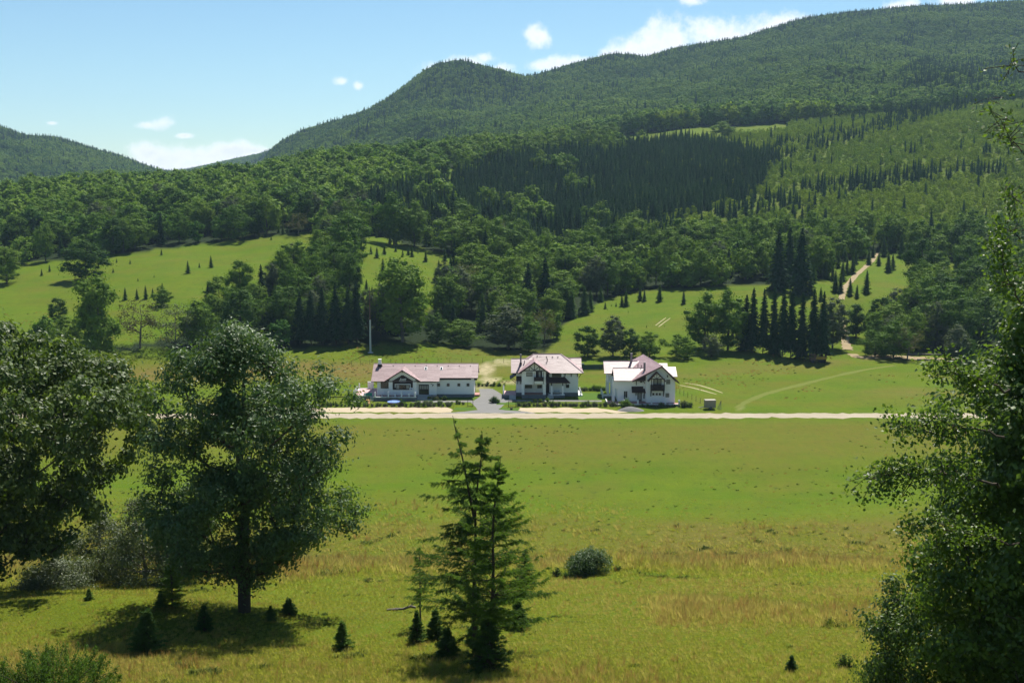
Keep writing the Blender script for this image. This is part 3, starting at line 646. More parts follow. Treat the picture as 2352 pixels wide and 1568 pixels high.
    bd = MB().box(8.85, 9.9, -1.12, -1.06, 2.5, 3.05).build('menu_board', M['white'], t); MB().ball((9.3, -1.125, 2.75), .28, 10, 6, .5).build('blue_emblem', plain('blue_print', (.03, .12, .35)), bd)
    window(t, 1.05, 3.05, 2.75, 4.3, 0, 2, 1, 'timber', 'glass', .06)
    # entrance
    d = MB().box(11.32, 14.0, -.12, -.002, 1.02, 3.75).build('door', M['timber'], t)
    for i in range(4):
        for j in range(2): MB().box(11.5 + i * .62, 11.98 + i * .62, -.14, -.122, 1.25 + j * 1.25, 2.2 + j * 1.25).build('pane', M['glass_curtain' if j else 'glass'], d)
    MB().box(14.95, 15.15, -.25, -.002, 3.3, 3.65).build('wall_lamp', M['metal_grey'], t)
    for x in (16.25, 18.85, 21.75, 24.25): window(t, x, x + .62, 3.1, 3.78, 1.2, 1, 1, 'timber', 'glass', .06)
    steps(t, 10.95, 15.0, -3.2, -.07, 1.0, 4)
    MB().cyl((15.35, -2.2, 0), (15.35, -2.2, 1.0), .75, .72, 12).cyl((15.35, -2.2, 1.002), (15.35, -2.2, 1.12), .85, .85, 12).build('stone_pier', M['stone'], t)
    MB().bar((14.6, -1.2, 4.2), (15.3, -.1, 3.6), .1).build('bracket', M['timber'], t); MB().bar((-.6, -.1, 4.5), (-.05, -.1, 3.9), .12).build('bracket', M['timber'], t)
    MB().box(26.3, 27.6, 2.5, 6.0, 0, .45).build('side_step', M['tile_red'], t)
    # terrace
    T = MB().box(-.5, 10.9, -4.2, -.97, 0, .93).box(-6.1, -.5, -2.2, 9.0, 0, .93).box(-.5, -.07, -.97, 9.0, 0, .93).build('terrace', M['stone'], t)
    MB().box(-.45, 10.85, -4.15, -.98, .935, 1.0).build('terrace_floor', M['tile_red'], T); MB().box(-6.0, -.5, -2.1, 8.9, .935, 1.0).box(-.5, -.07, -.9, 8.9, .935, 1.0).build('terrace_floor', M['tile_pink'], T)
    MB().box(-.55, 10.95, -4.26, -3.98, .94, 1.12).box(-6.16, -2.9, -2.26, -2.0, .94, 1.12).box(-6.16, -5.9, -2.0, 9.06, .94, 1.12).box(-5.9, -.1, 8.85, 9.06, .94, 1.12).build('coping', M['white'], T)
    for x in (-.1, 3.45, 6.95, 10.6): gate_post(T, x, -4.1, 1.13)
    for y in (-2.05, 1.0, 4.2, 8.9): gate_post(T, -6.0, y, 1.13)
    MB().box(-3.6, -2.75, 8.4, 8.8, 1.12, 3.0).box(-2.65, -1.95, 8.4, 8.8, 1.12, 3.0).build('screen_wall', M['plaster'], T)
    MB().box(-3.3, -2.75, -2.5, -2.27, .9, 1.9).build('end_pier', M['white'], T)
    steps(T, -1.75, -.52, -4.0, -2.21, .93, 5)
    return t
restaurant()

def middle_house():
    t = thing('timbered_house', 'two-storey white house with hipped rose roof and half-timbered front gable', 'building', (2.64, 312.4, 0))
    # walls and base
    MB().box(-1.5, 15.4, 3.2, 13.0, 1.07, 6.9).build('wall', M['plaster'], t)
    MB().box(-1.56, 15.46, 3.14, 13.06, 0, 1.07).box(-.06, 6.56, -.06, 3.139, 0, 1.07).build('stone_base', M['stone'], t)
    ez = 6.65; sl = .705
    rf = roof_part(t, [((-2.7, 1.9, ez), (16.75, 1.9, ez), (10.7, 8, 10.95), (3.3, 8, 10.95)), ((16.75, 1.9, ez), (16.75, 14.1, ez), (10.7, 8, 10.95), (10.7, 8, 10.95)),
                       ((16.75, 14.1, ez), (-2.7, 14.1, ez), (3.3, 8, 10.95), (10.7, 8, 10.95)), ((-2.7, 14.1, ez), (-2.7, 1.9, ez), (3.3, 8, 10.95), (3.3, 8, 10.95))])
    ridge_cap(rf, [(-2.7, 1.9, ez + .05), (3.3, 8, 11.0), (10.7, 8, 11.0), (16.75, 1.9, ez + .05)]); ridge_cap(rf, [(10.7, 8, 11.0), (16.75, 14.1, ez + .05)])
    for x, y in ((6.9, 7.0), (8.5, 7.0), (10.0, 7.0), (4.3, 7.2)): z = ez + (y - 1.9) * sl; MB().box(x - .1, x + .1, y - .2, y + .15, z + .05, z + .25).build('vent_tile', M['timber'], rf)
    MB().cyl((7.0, 5.6, 9.2), (7.0, 5.6, 10.1), .12, .12, 8).build('vent_pipe', M['timber'], rf)
    MB().cyl((5.4, 7.9, 10.9), (5.4, 7.9, 12.0), .025, .02, 5).bar((5.1, 7.9, 11.7), (5.7, 7.9, 11.7), .03).bar((5.2, 7.9, 11.9), (5.6, 7.9, 11.9), .03).build('aerial', M['timber'], rf)
    # left wing gable roof and rear right wing
    lw = roof_part(t, [((-2.9, 1.75, 6.72), (3.0, 1.75, 6.72), (3.0, 6.3, 9.9), (-2.9, 6.3, 9.9)), ((3.0, 10.85, 6.72), (-2.9, 10.85, 6.72), (-2.9, 6.3, 9.9), (3.0, 6.3, 9.9))], 'wing_roof'); ridge_cap(lw, [(-2.9, 6.3, 9.93), (2.0, 6.3, 9.93)])
    MB().prismx([(3.22, 6.9), (9.4, 6.9), (6.3, 9.2)], -1.48, -1.2).build('gable_wall', M['timber'], t)
    rw = roof_part(t, [((9, 8.6, 7.1), (16.65, 8.6, 7.1), (16.65, 11.6, 9.3), (9, 11.6, 9.3)), ((16.65, 14.6, 7.1), (9, 14.6, 7.1), (9, 11.6, 9.3), (16.65, 11.6, 9.3))], 'wing_roof'); ridge_cap(rw, [(10, 11.6, 9.33), (16.65, 11.6, 9.33)])
    chimney(t, -.25, 4.6, 8.6, 11.3, .42); chimney(t, .75, 4.9, 8.95, 9.7, .22, 'metal_grey', False, False)
    # front bay: upper storey on pillars
    MB().prism([(0, 4.1), (6.5, 4.1), (6.5, 7.6), (3.4, 9.75), (0, 7.5)], 0, 3.199).build('bay_wall', M['plaster'], t)
    MB().box(-.05, 6.55, -.05, 3.1, 3.86, 4.098).build('floor_band', M['white'], t)
    for x0, x1 in ((0, .72), (5.72, 6.5)): MB().box(x0, x1, 0, .7, 1.072, 3.858).build('pillar', M['plaster'], t)
    MB().box(.72, 5.72, .02, .16, 1.075, 1.12).build('porch_floor', M['tile_red'], t); MB().box(.72, 5.72, .17, 3.13, 1.075, 1.10).build('porch_floor', M['tile_red'], t)
    MB().box(-.001, .3, .71, 3.198, 1.072, 3.858).build('side_wall', M['plaster'], t)
    window(t, 1.0, 2.75, 2.4, 3.55, 3.2, 2, 1); window(t, 4.35, 5.4, 2.4, 3.55, 3.2, 2, 1)
    window(t, 1.3, 2.8, 6.2, 7.2, 0, 1, 1, 'timber', 'glass_curtain')
    gr = roof_part(t, [((7.66, -.85, 7.05), (7.66, 2.4, 7.05), (3.4, 6.9, 10.12), (3.4, -.85, 10.12)), ((-1.0, 2.4, 7.05), (-1.0, -.85, 7.05), (3.4, -.85, 10.12), (3.4, 6.9, 10.12))], 'gable_roof', .2); ridge_cap(gr, [(3.4, -.85, 10.15), (3.4, 6.6, 10.15)], .1)
    tb = MB().box(.1, 6.4, -.14, -.002, 7.55, 7.75)
    tb.build('tie_beam', M['timber'], t)
    for p, q in (((3.4, 7.75), (3.4, 9.55)), ((2.0, 7.75), (2.0, 8.6)), ((4.8, 7.75), (4.8, 8.6)), ((3.3, 7.8), (2.1, 8.75)), ((3.5, 7.8), (4.7, 8.75))):
        MB().bar((p[0], -.07, p[1]), (q[0], -.07, q[1]), .13, .12, (0, 1, 0)).build('truss_beam', M['timber'], t)
    MB().bar((-.7, -.8, 6.92), (3.4, -.8, 9.86), .12, .26, (0, -1, 0)).build('barge_board', M['fascia'], t); MB().bar((7.4, -.8, 6.92), (3.4, -.8, 9.86), .12, .26, (0, -1, 0)).build('barge_board', M['fascia'], t)
    # balcony
    MB().box(3.75, 5.5, -.03, -.004, 4.98, 7.5).build('balcony_door', M['timber'], t)
    MB().box(4.55, 5.05, -.06, -.032, 5.2, 7.3).build('pane', M['glass_curtain'], t)
    b = MB().box(3.32, 5.8, -1.05, -.001, 4.3, 4.95).build('balcony', M['plaster'], t)
    MB().box(3.26, 5.86, -1.12, -1.04, 4.96, 6.1).box(3.26, 3.34, -1.03, -.05, 4.96, 6.1).box(5.78, 5.86, -1.03, -.05, 4.96, 6.1).build('railing', M['timber'], b)
    for x in (3.3, 5.82): MB().box(x - .06, x + .06, -1.18, -1.125, 4.2, 7.5).build('post', M['timber'], b)
    # entry side
    MB().box(6.52, 7.5, 3.05, 3.19, 1.08, 4.2).build('door', M['timber'], t)
    MB().box(6.51, 7.4, 2.9, 3.19, 4.3, 6.6).build('wood_panel', M['timber'], t)
    MB().box(7.66, 11.3, 2.45, 3.199, 5.5, 6.85).build('oriel', M['plaster'], t); window(t, 8.3, 10.7, 5.65, 6.75, 2.45, 4, 1)
    roof_part(t, [((6.55, .75, 4.2), (13.1, .75, 4.2), (11.6, 3.15, 5.48), (6.55, 3.15, 5.48))], 'porch_roof', .14, .3, 'brown_tile')
    MB().box(7.4, 11.6, 1.0, 3.139, 0, .7).build('porch_base', M['stone'], t); MB().box(7.3, 11.7, .9, 3.13, .702, .78).build('porch_floor', M['white'], t)
    for x in (8.1, 11.1):
        MB().box(x - .24, x + .24, 1.1, 1.55, .782, 3.3).build('pillar', M['plaster'], t); MB().box(x - .13, x + .13, 1.2, 1.45, 3.302, 4.2).build('post', M['timber'], t)
    brackets(t, (12.1,), 3.1, 4.3, 1.2, 1.2); brackets(t, (13.5, 15.2), 3.15, 6.6, .9, 1.0); brackets(t, (11.8,), 3.15, 6.6, .9, 1.0)
    window(t, 12.15, 12.85, 2.5, 3.2, 3.2, 1, 1)
    steps(t, 6.9, 8.6, -.2, .98, .7, 4)
    # left side awnings
    roof_part(t, [((-1.5, 1.7, 4.55), (-.05, 1.7, 4.55), (-.05, 3.15, 5.6), (-1.5, 3.15, 5.6))], 'awning', .12, .3, 'brown_tile'); brackets(t, (-1.2, -.3), 3.15, 4.7, 1.0, 1.1)
    roof_part(t, [((-3.2, 9.0, 4.7), (-3.2, 4.0, 4.7), (-1.52, 4.0, 5.8), (-1.52, 9.0, 5.8))], 'awning', .12, .3, 'brown_tile')
    for y in (4.6, 8.2): MB().bar((-2.9, y, 4.65), (-1.55, y, 3.4), .13).build('bracket', M['timber'], t)
    MB().bar((15.5, 3.6, 5.0), (16.4, 3.6, 6.5), .14).build('bracket', M['timber'], t)
    # side terrace
    T = MB().box(-5.0, -1.57, .6, 7.0, 0, .86).build('terrace', M['stone'], t); MB().box(-4.95, -1.58, .65, 6.95, .862, .92).build('terrace_floor', M['tile_pink'], T)
    MB().box(-5.1, -4.8, .55, 7.0, .93, 1.5).build('parapet', M['white'], T)
    for y in (.75, 3.8, 6.8): gate_post(T, -4.95, y, 1.5, .7)
    steps(T, -3.4, -1.6, -1.2, .59, .86, 4)
    for y in (4, 7, 10): gate_post(t, 16.2, y, 0, 1.2)
    MB().box(15.47, 16.6, 3.3, 12, 0, .35).build('side_walk', M['white'], t)
    return t
middle_house()

def right_house():
    ox, oy = 28.0, 305.0
    t = thing('gabled_house', 'white house with asymmetric rose gable, brown balcony and two left wings', 'building', (ox, oy, 0))
    X = lambda p: (p[0] - ox, p[1] - oy, p[2])
    # main block, ridge running back and slightly left
    MB().prism([(7.5, .36), (15.0, .36), (15.0, 6.0), (11.3, 9.95), (7.5, 7.6)], -.1, 17.5, -2.6).build('wall', M['plaster'], t)
    MB().box(-.06, 7.49, 1.94, 11.06, 0, .36).box(7.49, 15.06, -.16, 10, 0, .36).build('stone_base', M['stone'], t)
    MB().box(0, 7.499, 2.0, 11, .36, 6.35).build('wing_wall', M['plaster'], t)
    A = (39.3, 303.9, 10.3); Bk = (36.45, 323.6, 10.3)
    rf = roof_part(t, [tuple(map(X, q)) for q in (((28.9, 325.0, 6.0), (31.7, 305.6, 6.0), A, Bk), ((43.95, 303.9, 5.85), (41.1, 323.6, 5.85), Bk, A))], 'roof', .22); ridge_cap(rf, [X(A), X(Bk)])
    for p, q in (((31.8, 305.5, 5.85), (39.3, 303.8, 10.12)), ((43.9, 303.8, 5.68), (39.3, 303.8, 10.12))): MB().bar(X(p), X(q), .14, .3, (0, -1, 0)).build('barge_board', M['fascia'], t)
    MB().prism([(4.2, 5.95), (7.49, 5.95), (7.49, 7.55)], 1.2, 1.5).build('wood_gable', M['timber'], t)
    # left wings: ridges run across
    w1 = roof_part(t, [((-1.0, 1.2, 6.0), (7.0, 1.2, 6.0), (9.0, 5.5, 8.65), (-1.0, 5.5, 8.65)), ((7.0, 9.8, 6.0), (-1.0, 9.8, 6.0), (-1.0, 5.5, 8.65), (9.0, 5.5, 8.65))], 'wing_roof'); ridge_cap(w1, [(-1.0, 5.5, 8.68), (8.2, 5.5, 8.68)])
    MB().prismx([(2.1, 6.1), (8.9, 6.1), (5.5, 8.1)], -.3, -.05).build('wood_gable', M['timber'], t)
    w2 = roof_part(t, [((-2.9, 10.2, 6.4), (4.0, 10.2, 6.4), (7.0, 14.2, 9.15), (-2.9, 14.2, 9.15)), ((4.0, 18.2, 6.4), (-2.9, 18.2, 6.4), (-2.9, 14.2, 9.15), (7.0, 14.2, 9.15))], 'wing_roof'); ridge_cap(w2, [(-2.9, 14.2, 9.18), (6.5, 14.2, 9.18)])
    MB().box(-1.9, 6, 11.2, 17.2, 3.7, 6.5).box(-.2, 6, 11.6, 17.2, .3, 3.7).build('rear_wing_wall', M['plaster'], t)
    MB().prismx([(11.3, 6.55), (17.1, 6.55), (14.2, 8.6)], -2.1, -1.85).build('wood_gable', M['timber'], t)
    for x, y in ((-1.7, 11.4), (-.9, 11.4), (-1.7, 14.2), (-1.7, 17.0)): MB().box(x - .25, x + .25, y - .2, y + .3, .3, 3.698).build('pillar', M['plaster'], t)
    MB().box(-1.2, -.02, 2.0, 5.5, 3.9, 6.2).build('overhang_wall', M['plaster'], t)
    for y in (2.25, 5.2): MB().box(-1.15, -.7, y - .22, y + .22, .4, 3.898).build('pillar', M['plaster'], t)
    # right-hand dormers
    d1 = roof_part(t, [((11.5, 3.4, 6.7), (16.0, 3.4, 6.7), (16.0, 7.0, 8.75), (11.5, 7.0, 8.75)), ((16.0, 10.6, 6.7), (11.5, 10.6, 6.7), (11.5, 7.0, 8.75), (16.0, 7.0, 8.75))], 'dormer_roof')
    d2 = roof_part(t, [((10.0, 10.8, 6.7), (14.6, 10.8, 6.7), (14.6, 13.4, 8.7), (10.0, 13.4, 8.7)), ((14.6, 16, 6.7), (10.0, 16, 6.7), (10.0, 13.4, 8.7), (14.6, 13.4, 8.7))], 'dormer_roof')
    MB().box(14.0, 15.4, 4.2, 9.8, .3, 6.7).build('side_wall', M['plaster'], t)
    chimney(t, 4.8, 14.1, 9.0, 11.25, .5, flash=False); chimney(t, 7.2, 3.2, 7.6, 10.45, .52)
    for x, y in ((5.9, 7.2), (6.6, 5.6)): MB().cyl((x, y, 8.6), (x, y, 9.5), .1, .1, 8).build('vent_pipe', M['timber'], rf)
    # front openings
    y = -.1
    window(t, 12.72, 13.55, 5.45, 6.45, y, 2, 2, 'timber', 'glass_curtain'); window(t, 12.6, 13.35, 1.95, 2.8, y, 2, 2, 'timber', 'glass_curtain')
    for x in (9.05, 9.95, 10.75): window(t, x, x + .42, 2.42, 2.88, y, 1, 1, 'timber', 'glass', .06)
    # balcony with its own little gable
    MB().box(9.2, 11.35, y - .05, y - .003, 3.95, 6.75).build('balcony_door', M['timber'], t)
    for x in (9.4, 10.4): MB().box(x, x + .78, y - .075, y - .052, 5.3, 6.6).build('pane', M['glass_curtain'], t)
    b = MB().box(8.5, 12.05, -1.5, y - .004, 3.75, 3.92).build('balcony', M['timber'], t)
    for i in range(20): x = 8.5 + i * .1795; MB().box(x, x + .15, -1.53, -1.48, 3.92, 5.25).build('board', M['timber'], b)
    MB().box(8.45, 12.1, -1.56, -1.44, 5.252, 5.36).box(8.48, 8.54, -1.44, y - .02, 3.92, 5.3).box(12.02, 12.08, -1.44, y - .02, 3.92, 5.3).build('railing', M['timber'], b)
    for x in (8.6, 11.95):
        MB().box(x - .09, x + .09, -1.42, -1.24, 5.3, 7.0).build('post', M['timber'], b); MB().bar((x, -1.3, 3.8), (x, y - .1, 2.2), .16).box(x - .1, x + .1, y - .22, y - .004, 2.1, 3.74).build('brace', M['timber'], b)
    rg = roof_part(t, [((12.35, -1.7, 6.3), (12.35, -.12, 6.3), (9.95, -.12, 8.8), (9.95, -1.7, 8.8)), ((7.6, -.12, 6.3), (7.6, -1.7, 6.3), (9.95, -1.7, 8.8), (9.95, -.12, 8.8))], 'balcony_roof', .18, .3, 'brown_tile')
    MB().prism([(8.75, 6.98), (11.2, 6.98), (9.95, 8.3)], -1.22, -1.15).build('gable_infill', M['plaster'], t)
    MB().box(8.3, 11.65, -1.34, -1.225, 6.85, 7.02).build('tie_beam', M['timber'], t)
    for a in (-.9, 0, .9): MB().bar((9.95, -1.28, 7.02), (9.95 + a, -1.28, 8.35 - abs(a) * .75), .11, .1, (0, 1, 0)).build('truss_beam', M['timber'], t)
    # left part front
    y = 2.0
    dr = MB().box(5.3, 6.45, y - .1, y - .002, .4, 2.75).build('door', M['timber'], t); MB().box(5.5, 6.25, y - .12, y - .102, .7, 2.6).build('pane', M['glass_curtain'], dr)
    roof_part(t, [((3.7, .7, 2.95), (6.75, .7, 2.95), (6.75, 1.95, 4.35), (3.7, 1.95, 4.35))], 'awning', .14, .3, 'brown_tile'); roof_part(t, [((6.8, .7, 2.9), (7.75, .7, 2.9), (7.75, 1.95, 3.75), (6.8, 1.95, 3.75))], 'awning', .14, .3, 'brown_tile')
    brackets(t, (4.9, 7.15), y - .02, 2.95, .8, 1.0); brackets(t, (4.95,), y - .02, 6.1, .7, 1.3); MB().bar((6.7, 1.4, 5.9), (7.4, 1.9, 4.9), .14).build('bracket', M['timber'], t)
    window(t, 6.0, 6.5, 5.5, 5.95, y, 1, 1); window(t, 1.75, 2.1, 1.6, 3.0, y, 1, 1, 'metal_grey', 'glass', .05); window(t, 2.25, 2.55, 1.4, 3.0, y, 1, 1, 'metal_grey', 'glass', .05); window(t, 7.0, 7.35, 1.2, 2.2, y, 1, 1)
    brackets(t, (12.9,), -.12, 7.7, .5, .4, .22); brackets(t, (9.2,), -.12, 8.1, .5, .4, .22)
    # terrace with white posts
    T = MB().box(-.9, 15.9, -3.0, -.17, 0, .3).box(-.9, 7.48, -.17, 1.93, 0, .3).build('terrace', M['stone'], t); MB().box(-.85, 15.85, -2.95, -.18, .302, .35).box(-.85, 7.47, -.17, 1.92, .302, .35).build('terrace_floor', M['tile_red'], T)
    MB().box(-.95, 15.95, -3.06, -2.8, .355, .55).build('coping', M['white'], T)
    for x in (1.3, 4.9, 8.5, 12.1, 15.7): gate_post(T, x, -2.95, .55, .95, .42)
    for yy in (1.5, 4.0): gate_post(T, -1.2, yy, 0, 1.6)
    MB().box(-3.6, -.2, 8.4, 11.0, 0, .5).build('rear_terrace', M['stone'], t); MB().box(-3.6, -.2, 8.35, 8.6, .502, 1.0).build('parapet', M['white'], t)
    MB().box(-2.9, -1.1, -.6, 3.2, 0, .32).build('side_walk', M['tile_red'], t); MB().box(-3.1, -2.9, -.6, 3.2, 0, .8).build('parapet', M['white'], t)
    for yy in (8.5, 11.0, 14.0): gate_post(t, -3.4, yy, 0, 1.4)
    return t
right_house()
# ------------------------------------------------------------------ plant generators
def unit(a): return a / (np.linalg.norm(a, axis=-1, keepdims=True) + 1e-9)
def quads(P, T, N, size, asp, fold=.12):
    """diamond leaves at P, lying along T, facing N"""
    T = unit(T); B = unit(np.cross(N, T)); N = np.cross(T, B); s = np.asarray(size)[:, None]
    V = np.stack([P - T * s * .5, P + B * s * asp * .5 + N * s * fold * .5 - T * s * .06, P + T * s * .5, P - B * s * asp * .5 + N * s * fold * .5 - T * s * .06], 1)
    return V.reshape(-1, 3)
def quad_faces(n): return np.arange(n * 4).reshape(-1, 4)
def rand_unit(rng, n): return unit(rng.normal(size=(n, 3)))
def tubes(nodes, par, rad, rmin, k=5):
    V, Fc = [], []; ang = np.arange(k) * 2 * np.pi / k; c, s = np.cos(ang)[:, None], np.sin(ang)[:, None]
    for i in range(1, len(nodes)):
        p = par[i]
        if p < 0 or rad[i] < rmin: continue
        a, b = nodes[p], nodes[i]; d = b - a; L = np.linalg.norm(d)
        if L < 1e-4: continue
        d = d / L; e = np.cross(d, (0, 1, .1) if abs(d[2]) > .8 else (0, 0, 1)); e /= np.linalg.norm(e); g = np.cross(d, e)
        r0 = min(rad[p], rad[i] * 1.5); n = len(V) * k
        V.append(a + (e * c + g * s) * r0); V.append(b + d * rad[i] * .3 + (e * c + g * s) * rad[i])
        q = np.arange(k); Fc.append(np.stack([n + q, n + (q + 1) % k, n + k + (q + 1) % k, n + k + q], 1))
    if not V: return np.zeros((0, 3)), np.zeros((0, 4), int)
    return np.concatenate(V), np.concatenate(Fc)
def skeleton(rng, pts, trunk, trunk_r, bend=.12):
    nodes = [np.array(t, float) for t in trunk]; par = [-1] + list(range(len(trunk) - 1)); leaf = [0] * len(nodes)
    base = nodes[0]
    for p in pts:
        N = np.array(nodes); dv = p - N; d = np.linalg.norm(dv, axis=1)
        cost = d + 1.1 * np.maximum(0, N[:, 2] - p[2] + .15 * d) + np.where(N[:, 2] < trunk[1][2], 50, 0)
        k = int(np.argmin(cost)); q = nodes[k]; L = d[k]; seg = max(1, int(L / 1.1)); last = k
        for j in range(1, seg + 1):
            t = j / seg; w = q + (p - q) * t; w[2] += math.sin(math.pi * t) * L * bend * -.3 + (0 if j == seg else rng.normal() * .06 * L)
            if j < seg: w[:2] += rng.normal(size=2) * .05 * L
            nodes.append(w); par.append(last); leaf.append(1 if j == seg else (1 if t > .45 and L > 1.5 else 0)); last = len(nodes) - 1
    n = len(nodes); cnt = np.ones(n)
    for i in range(n - 1, 0, -1): cnt[par[i]] += cnt[i]
    rad = trunk_r * np.sqrt(cnt / cnt[0])
    return np.array(nodes), par, rad, np.array(leaf)
def crown_pts(rng, H, z0, prof, n, shell=.5, lob=.2, gap=0.0, gl=2.4):
    pt, pw = zip(*prof); out = []; ph = rng.uniform(0, 6.28, 4); mw = max(pw)
    while len(out) < n:
        t = rng.uniform(); hw = np.interp(t, pt, pw)
        if rng.uniform() > (hw / mw) ** 1.6 + .03: continue
        a = rng.uniform(0, 6.283); f = 1 + lob * math.sin(2 * a + ph[0] + 4 * t) + lob * .8 * math.sin(5 * a + ph[1] - 9 * t) + lob * .6 * math.sin(11 * t + ph[2])
        r = hw * rng.uniform() ** shell * f
        if gap:
            X, Y, Z = r * math.cos(a) / gl, r * math.sin(a) / gl, t * (H - z0) / gl * 1.25
            if math.sin(2.1 * X + ph[0] + .7 * Z) * math.sin(2.3 * Y + ph[1] - .5 * Z) + math.sin(2.6 * Z + ph[2] + X) * math.cos(1.9 * X - Y + ph[3]) < gap - .8: continue
        out.append((r * math.cos(a), r * math.sin(a), z0 + t * (H - z0)))
    out = np.array(out); return out[np.argsort(np.hypot(out[:, 0], out[:, 1]) + .35 * np.abs(out[:, 2] - z0))]
def _ball24():
    V, Fq = [], []
    for ax in range(3):
        for sg in (-1, 1):
            n0 = len(V)
            for i in (-1, 0, 1):
                for j in (-1, 0, 1):
                    p = np.zeros(3); p[ax] = sg; p[(ax + 1) % 3] = i; p[(ax + 2) % 3] = j * sg; V.append(p / np.linalg.norm(p))
            for i in range(2):
                for j in range(2): a = n0 + i * 3 + j; Fq.append((a, a + 3, a + 4, a + 1))
    return np.array(V), np.array(Fq)
_B24 = _ball24()
def cores(rng, C, r, flat):
    """opaque light-blocking lumps added at the clump centres, as loose quads"""
    V, Fq = _B24; out = []
    for c in C:
        jit = 1 + rng.uniform(-.22, .22, 6); d = V * np.array((1, 1, flat)) * r * rng.uniform(.75, 1.2)
        d = d * (1 + .18 * np.sin(3.1 * V[:, :1] * jit[0] + 5 * jit[1]) + .18 * np.sin(3.7 * V[:, 1:2] * jit[2] + 9 * jit[3]) + .12 * np.sin(4 * V[:, 2:] * jit[4])); out.append((c + d)[Fq].reshape(-1, 3))
    return np.concatenate(out)
def broadleaf(seed, H, z0, prof, n_nodes, n_leaf, leaf, asp=.6, spread=.9, trunk_r=.3, rmin=.03, lean=(0, 0), shell=.5, lob=.2, up=.5, drop=0.0, stems=1, k=5, flat=.65, rnd=.45, gap=0.0, gl=2.4, core=0.0):
    rng = np.random.RandomState(seed)
    pts = crown_pts(rng, H, z0, prof, n_nodes, shell, lob, gap, gl)
    top = z0 + (H - z0) * .8; nt = max(5, int(top / 1.6)); tr = []
    wob = rng.normal(size=(nt + 1, 2)).cumsum(0) * top * .008
    for i in range(nt + 1):
        z = top * i / nt; tr.append((wob[i, 0] * (i > 1) + lean[0] * z / H, wob[i, 1] * (i > 1) + lean[1] * z / H, z))
    pts[:, 0] += lean[0] * pts[:, 2] / H; pts[:, 1] += lean[1] * pts[:, 2] / H
    nodes, par, rad, lf = skeleton(rng, pts, tr, trunk_r)
    if stems > 1: pass
    TV, TF = tubes(nodes, par, rad, rmin, k)
    src = nodes[lf > 0]; n = len(src) * n_leaf
    C = np.repeat(src, n_leaf, 0); rel = rng.normal(size=(n, 3)) * spread * np.array((1, 1, flat)); P = C + rel
    if drop: P[:, 2] -= drop * np.hypot(rel[:, 0], rel[:, 1])
    P[:, 2] = np.maximum(P[:, 2], .15)
    out = P - np.array((lean[0] * .6, lean[1] * .6, z0 + (H - z0) * .42)); out = unit(out)
    N = unit(.4 * out + .95 * unit(rel) + up * .7 * np.array((0, 0, 1)) + rnd * rand_unit(rng, n))
    T = np.cross(N, rand_unit(rng, n)); T[:, 2] -= .25
    LV = quads(P, T, N, leaf * rng.uniform(.65, 1.3, n), asp)
    if core: LV = np.concatenate([LV, cores(rng, src, spread * core, max(flat, .75))])  # added solids stop light passing through the clumps
    return (TV, TF), LV
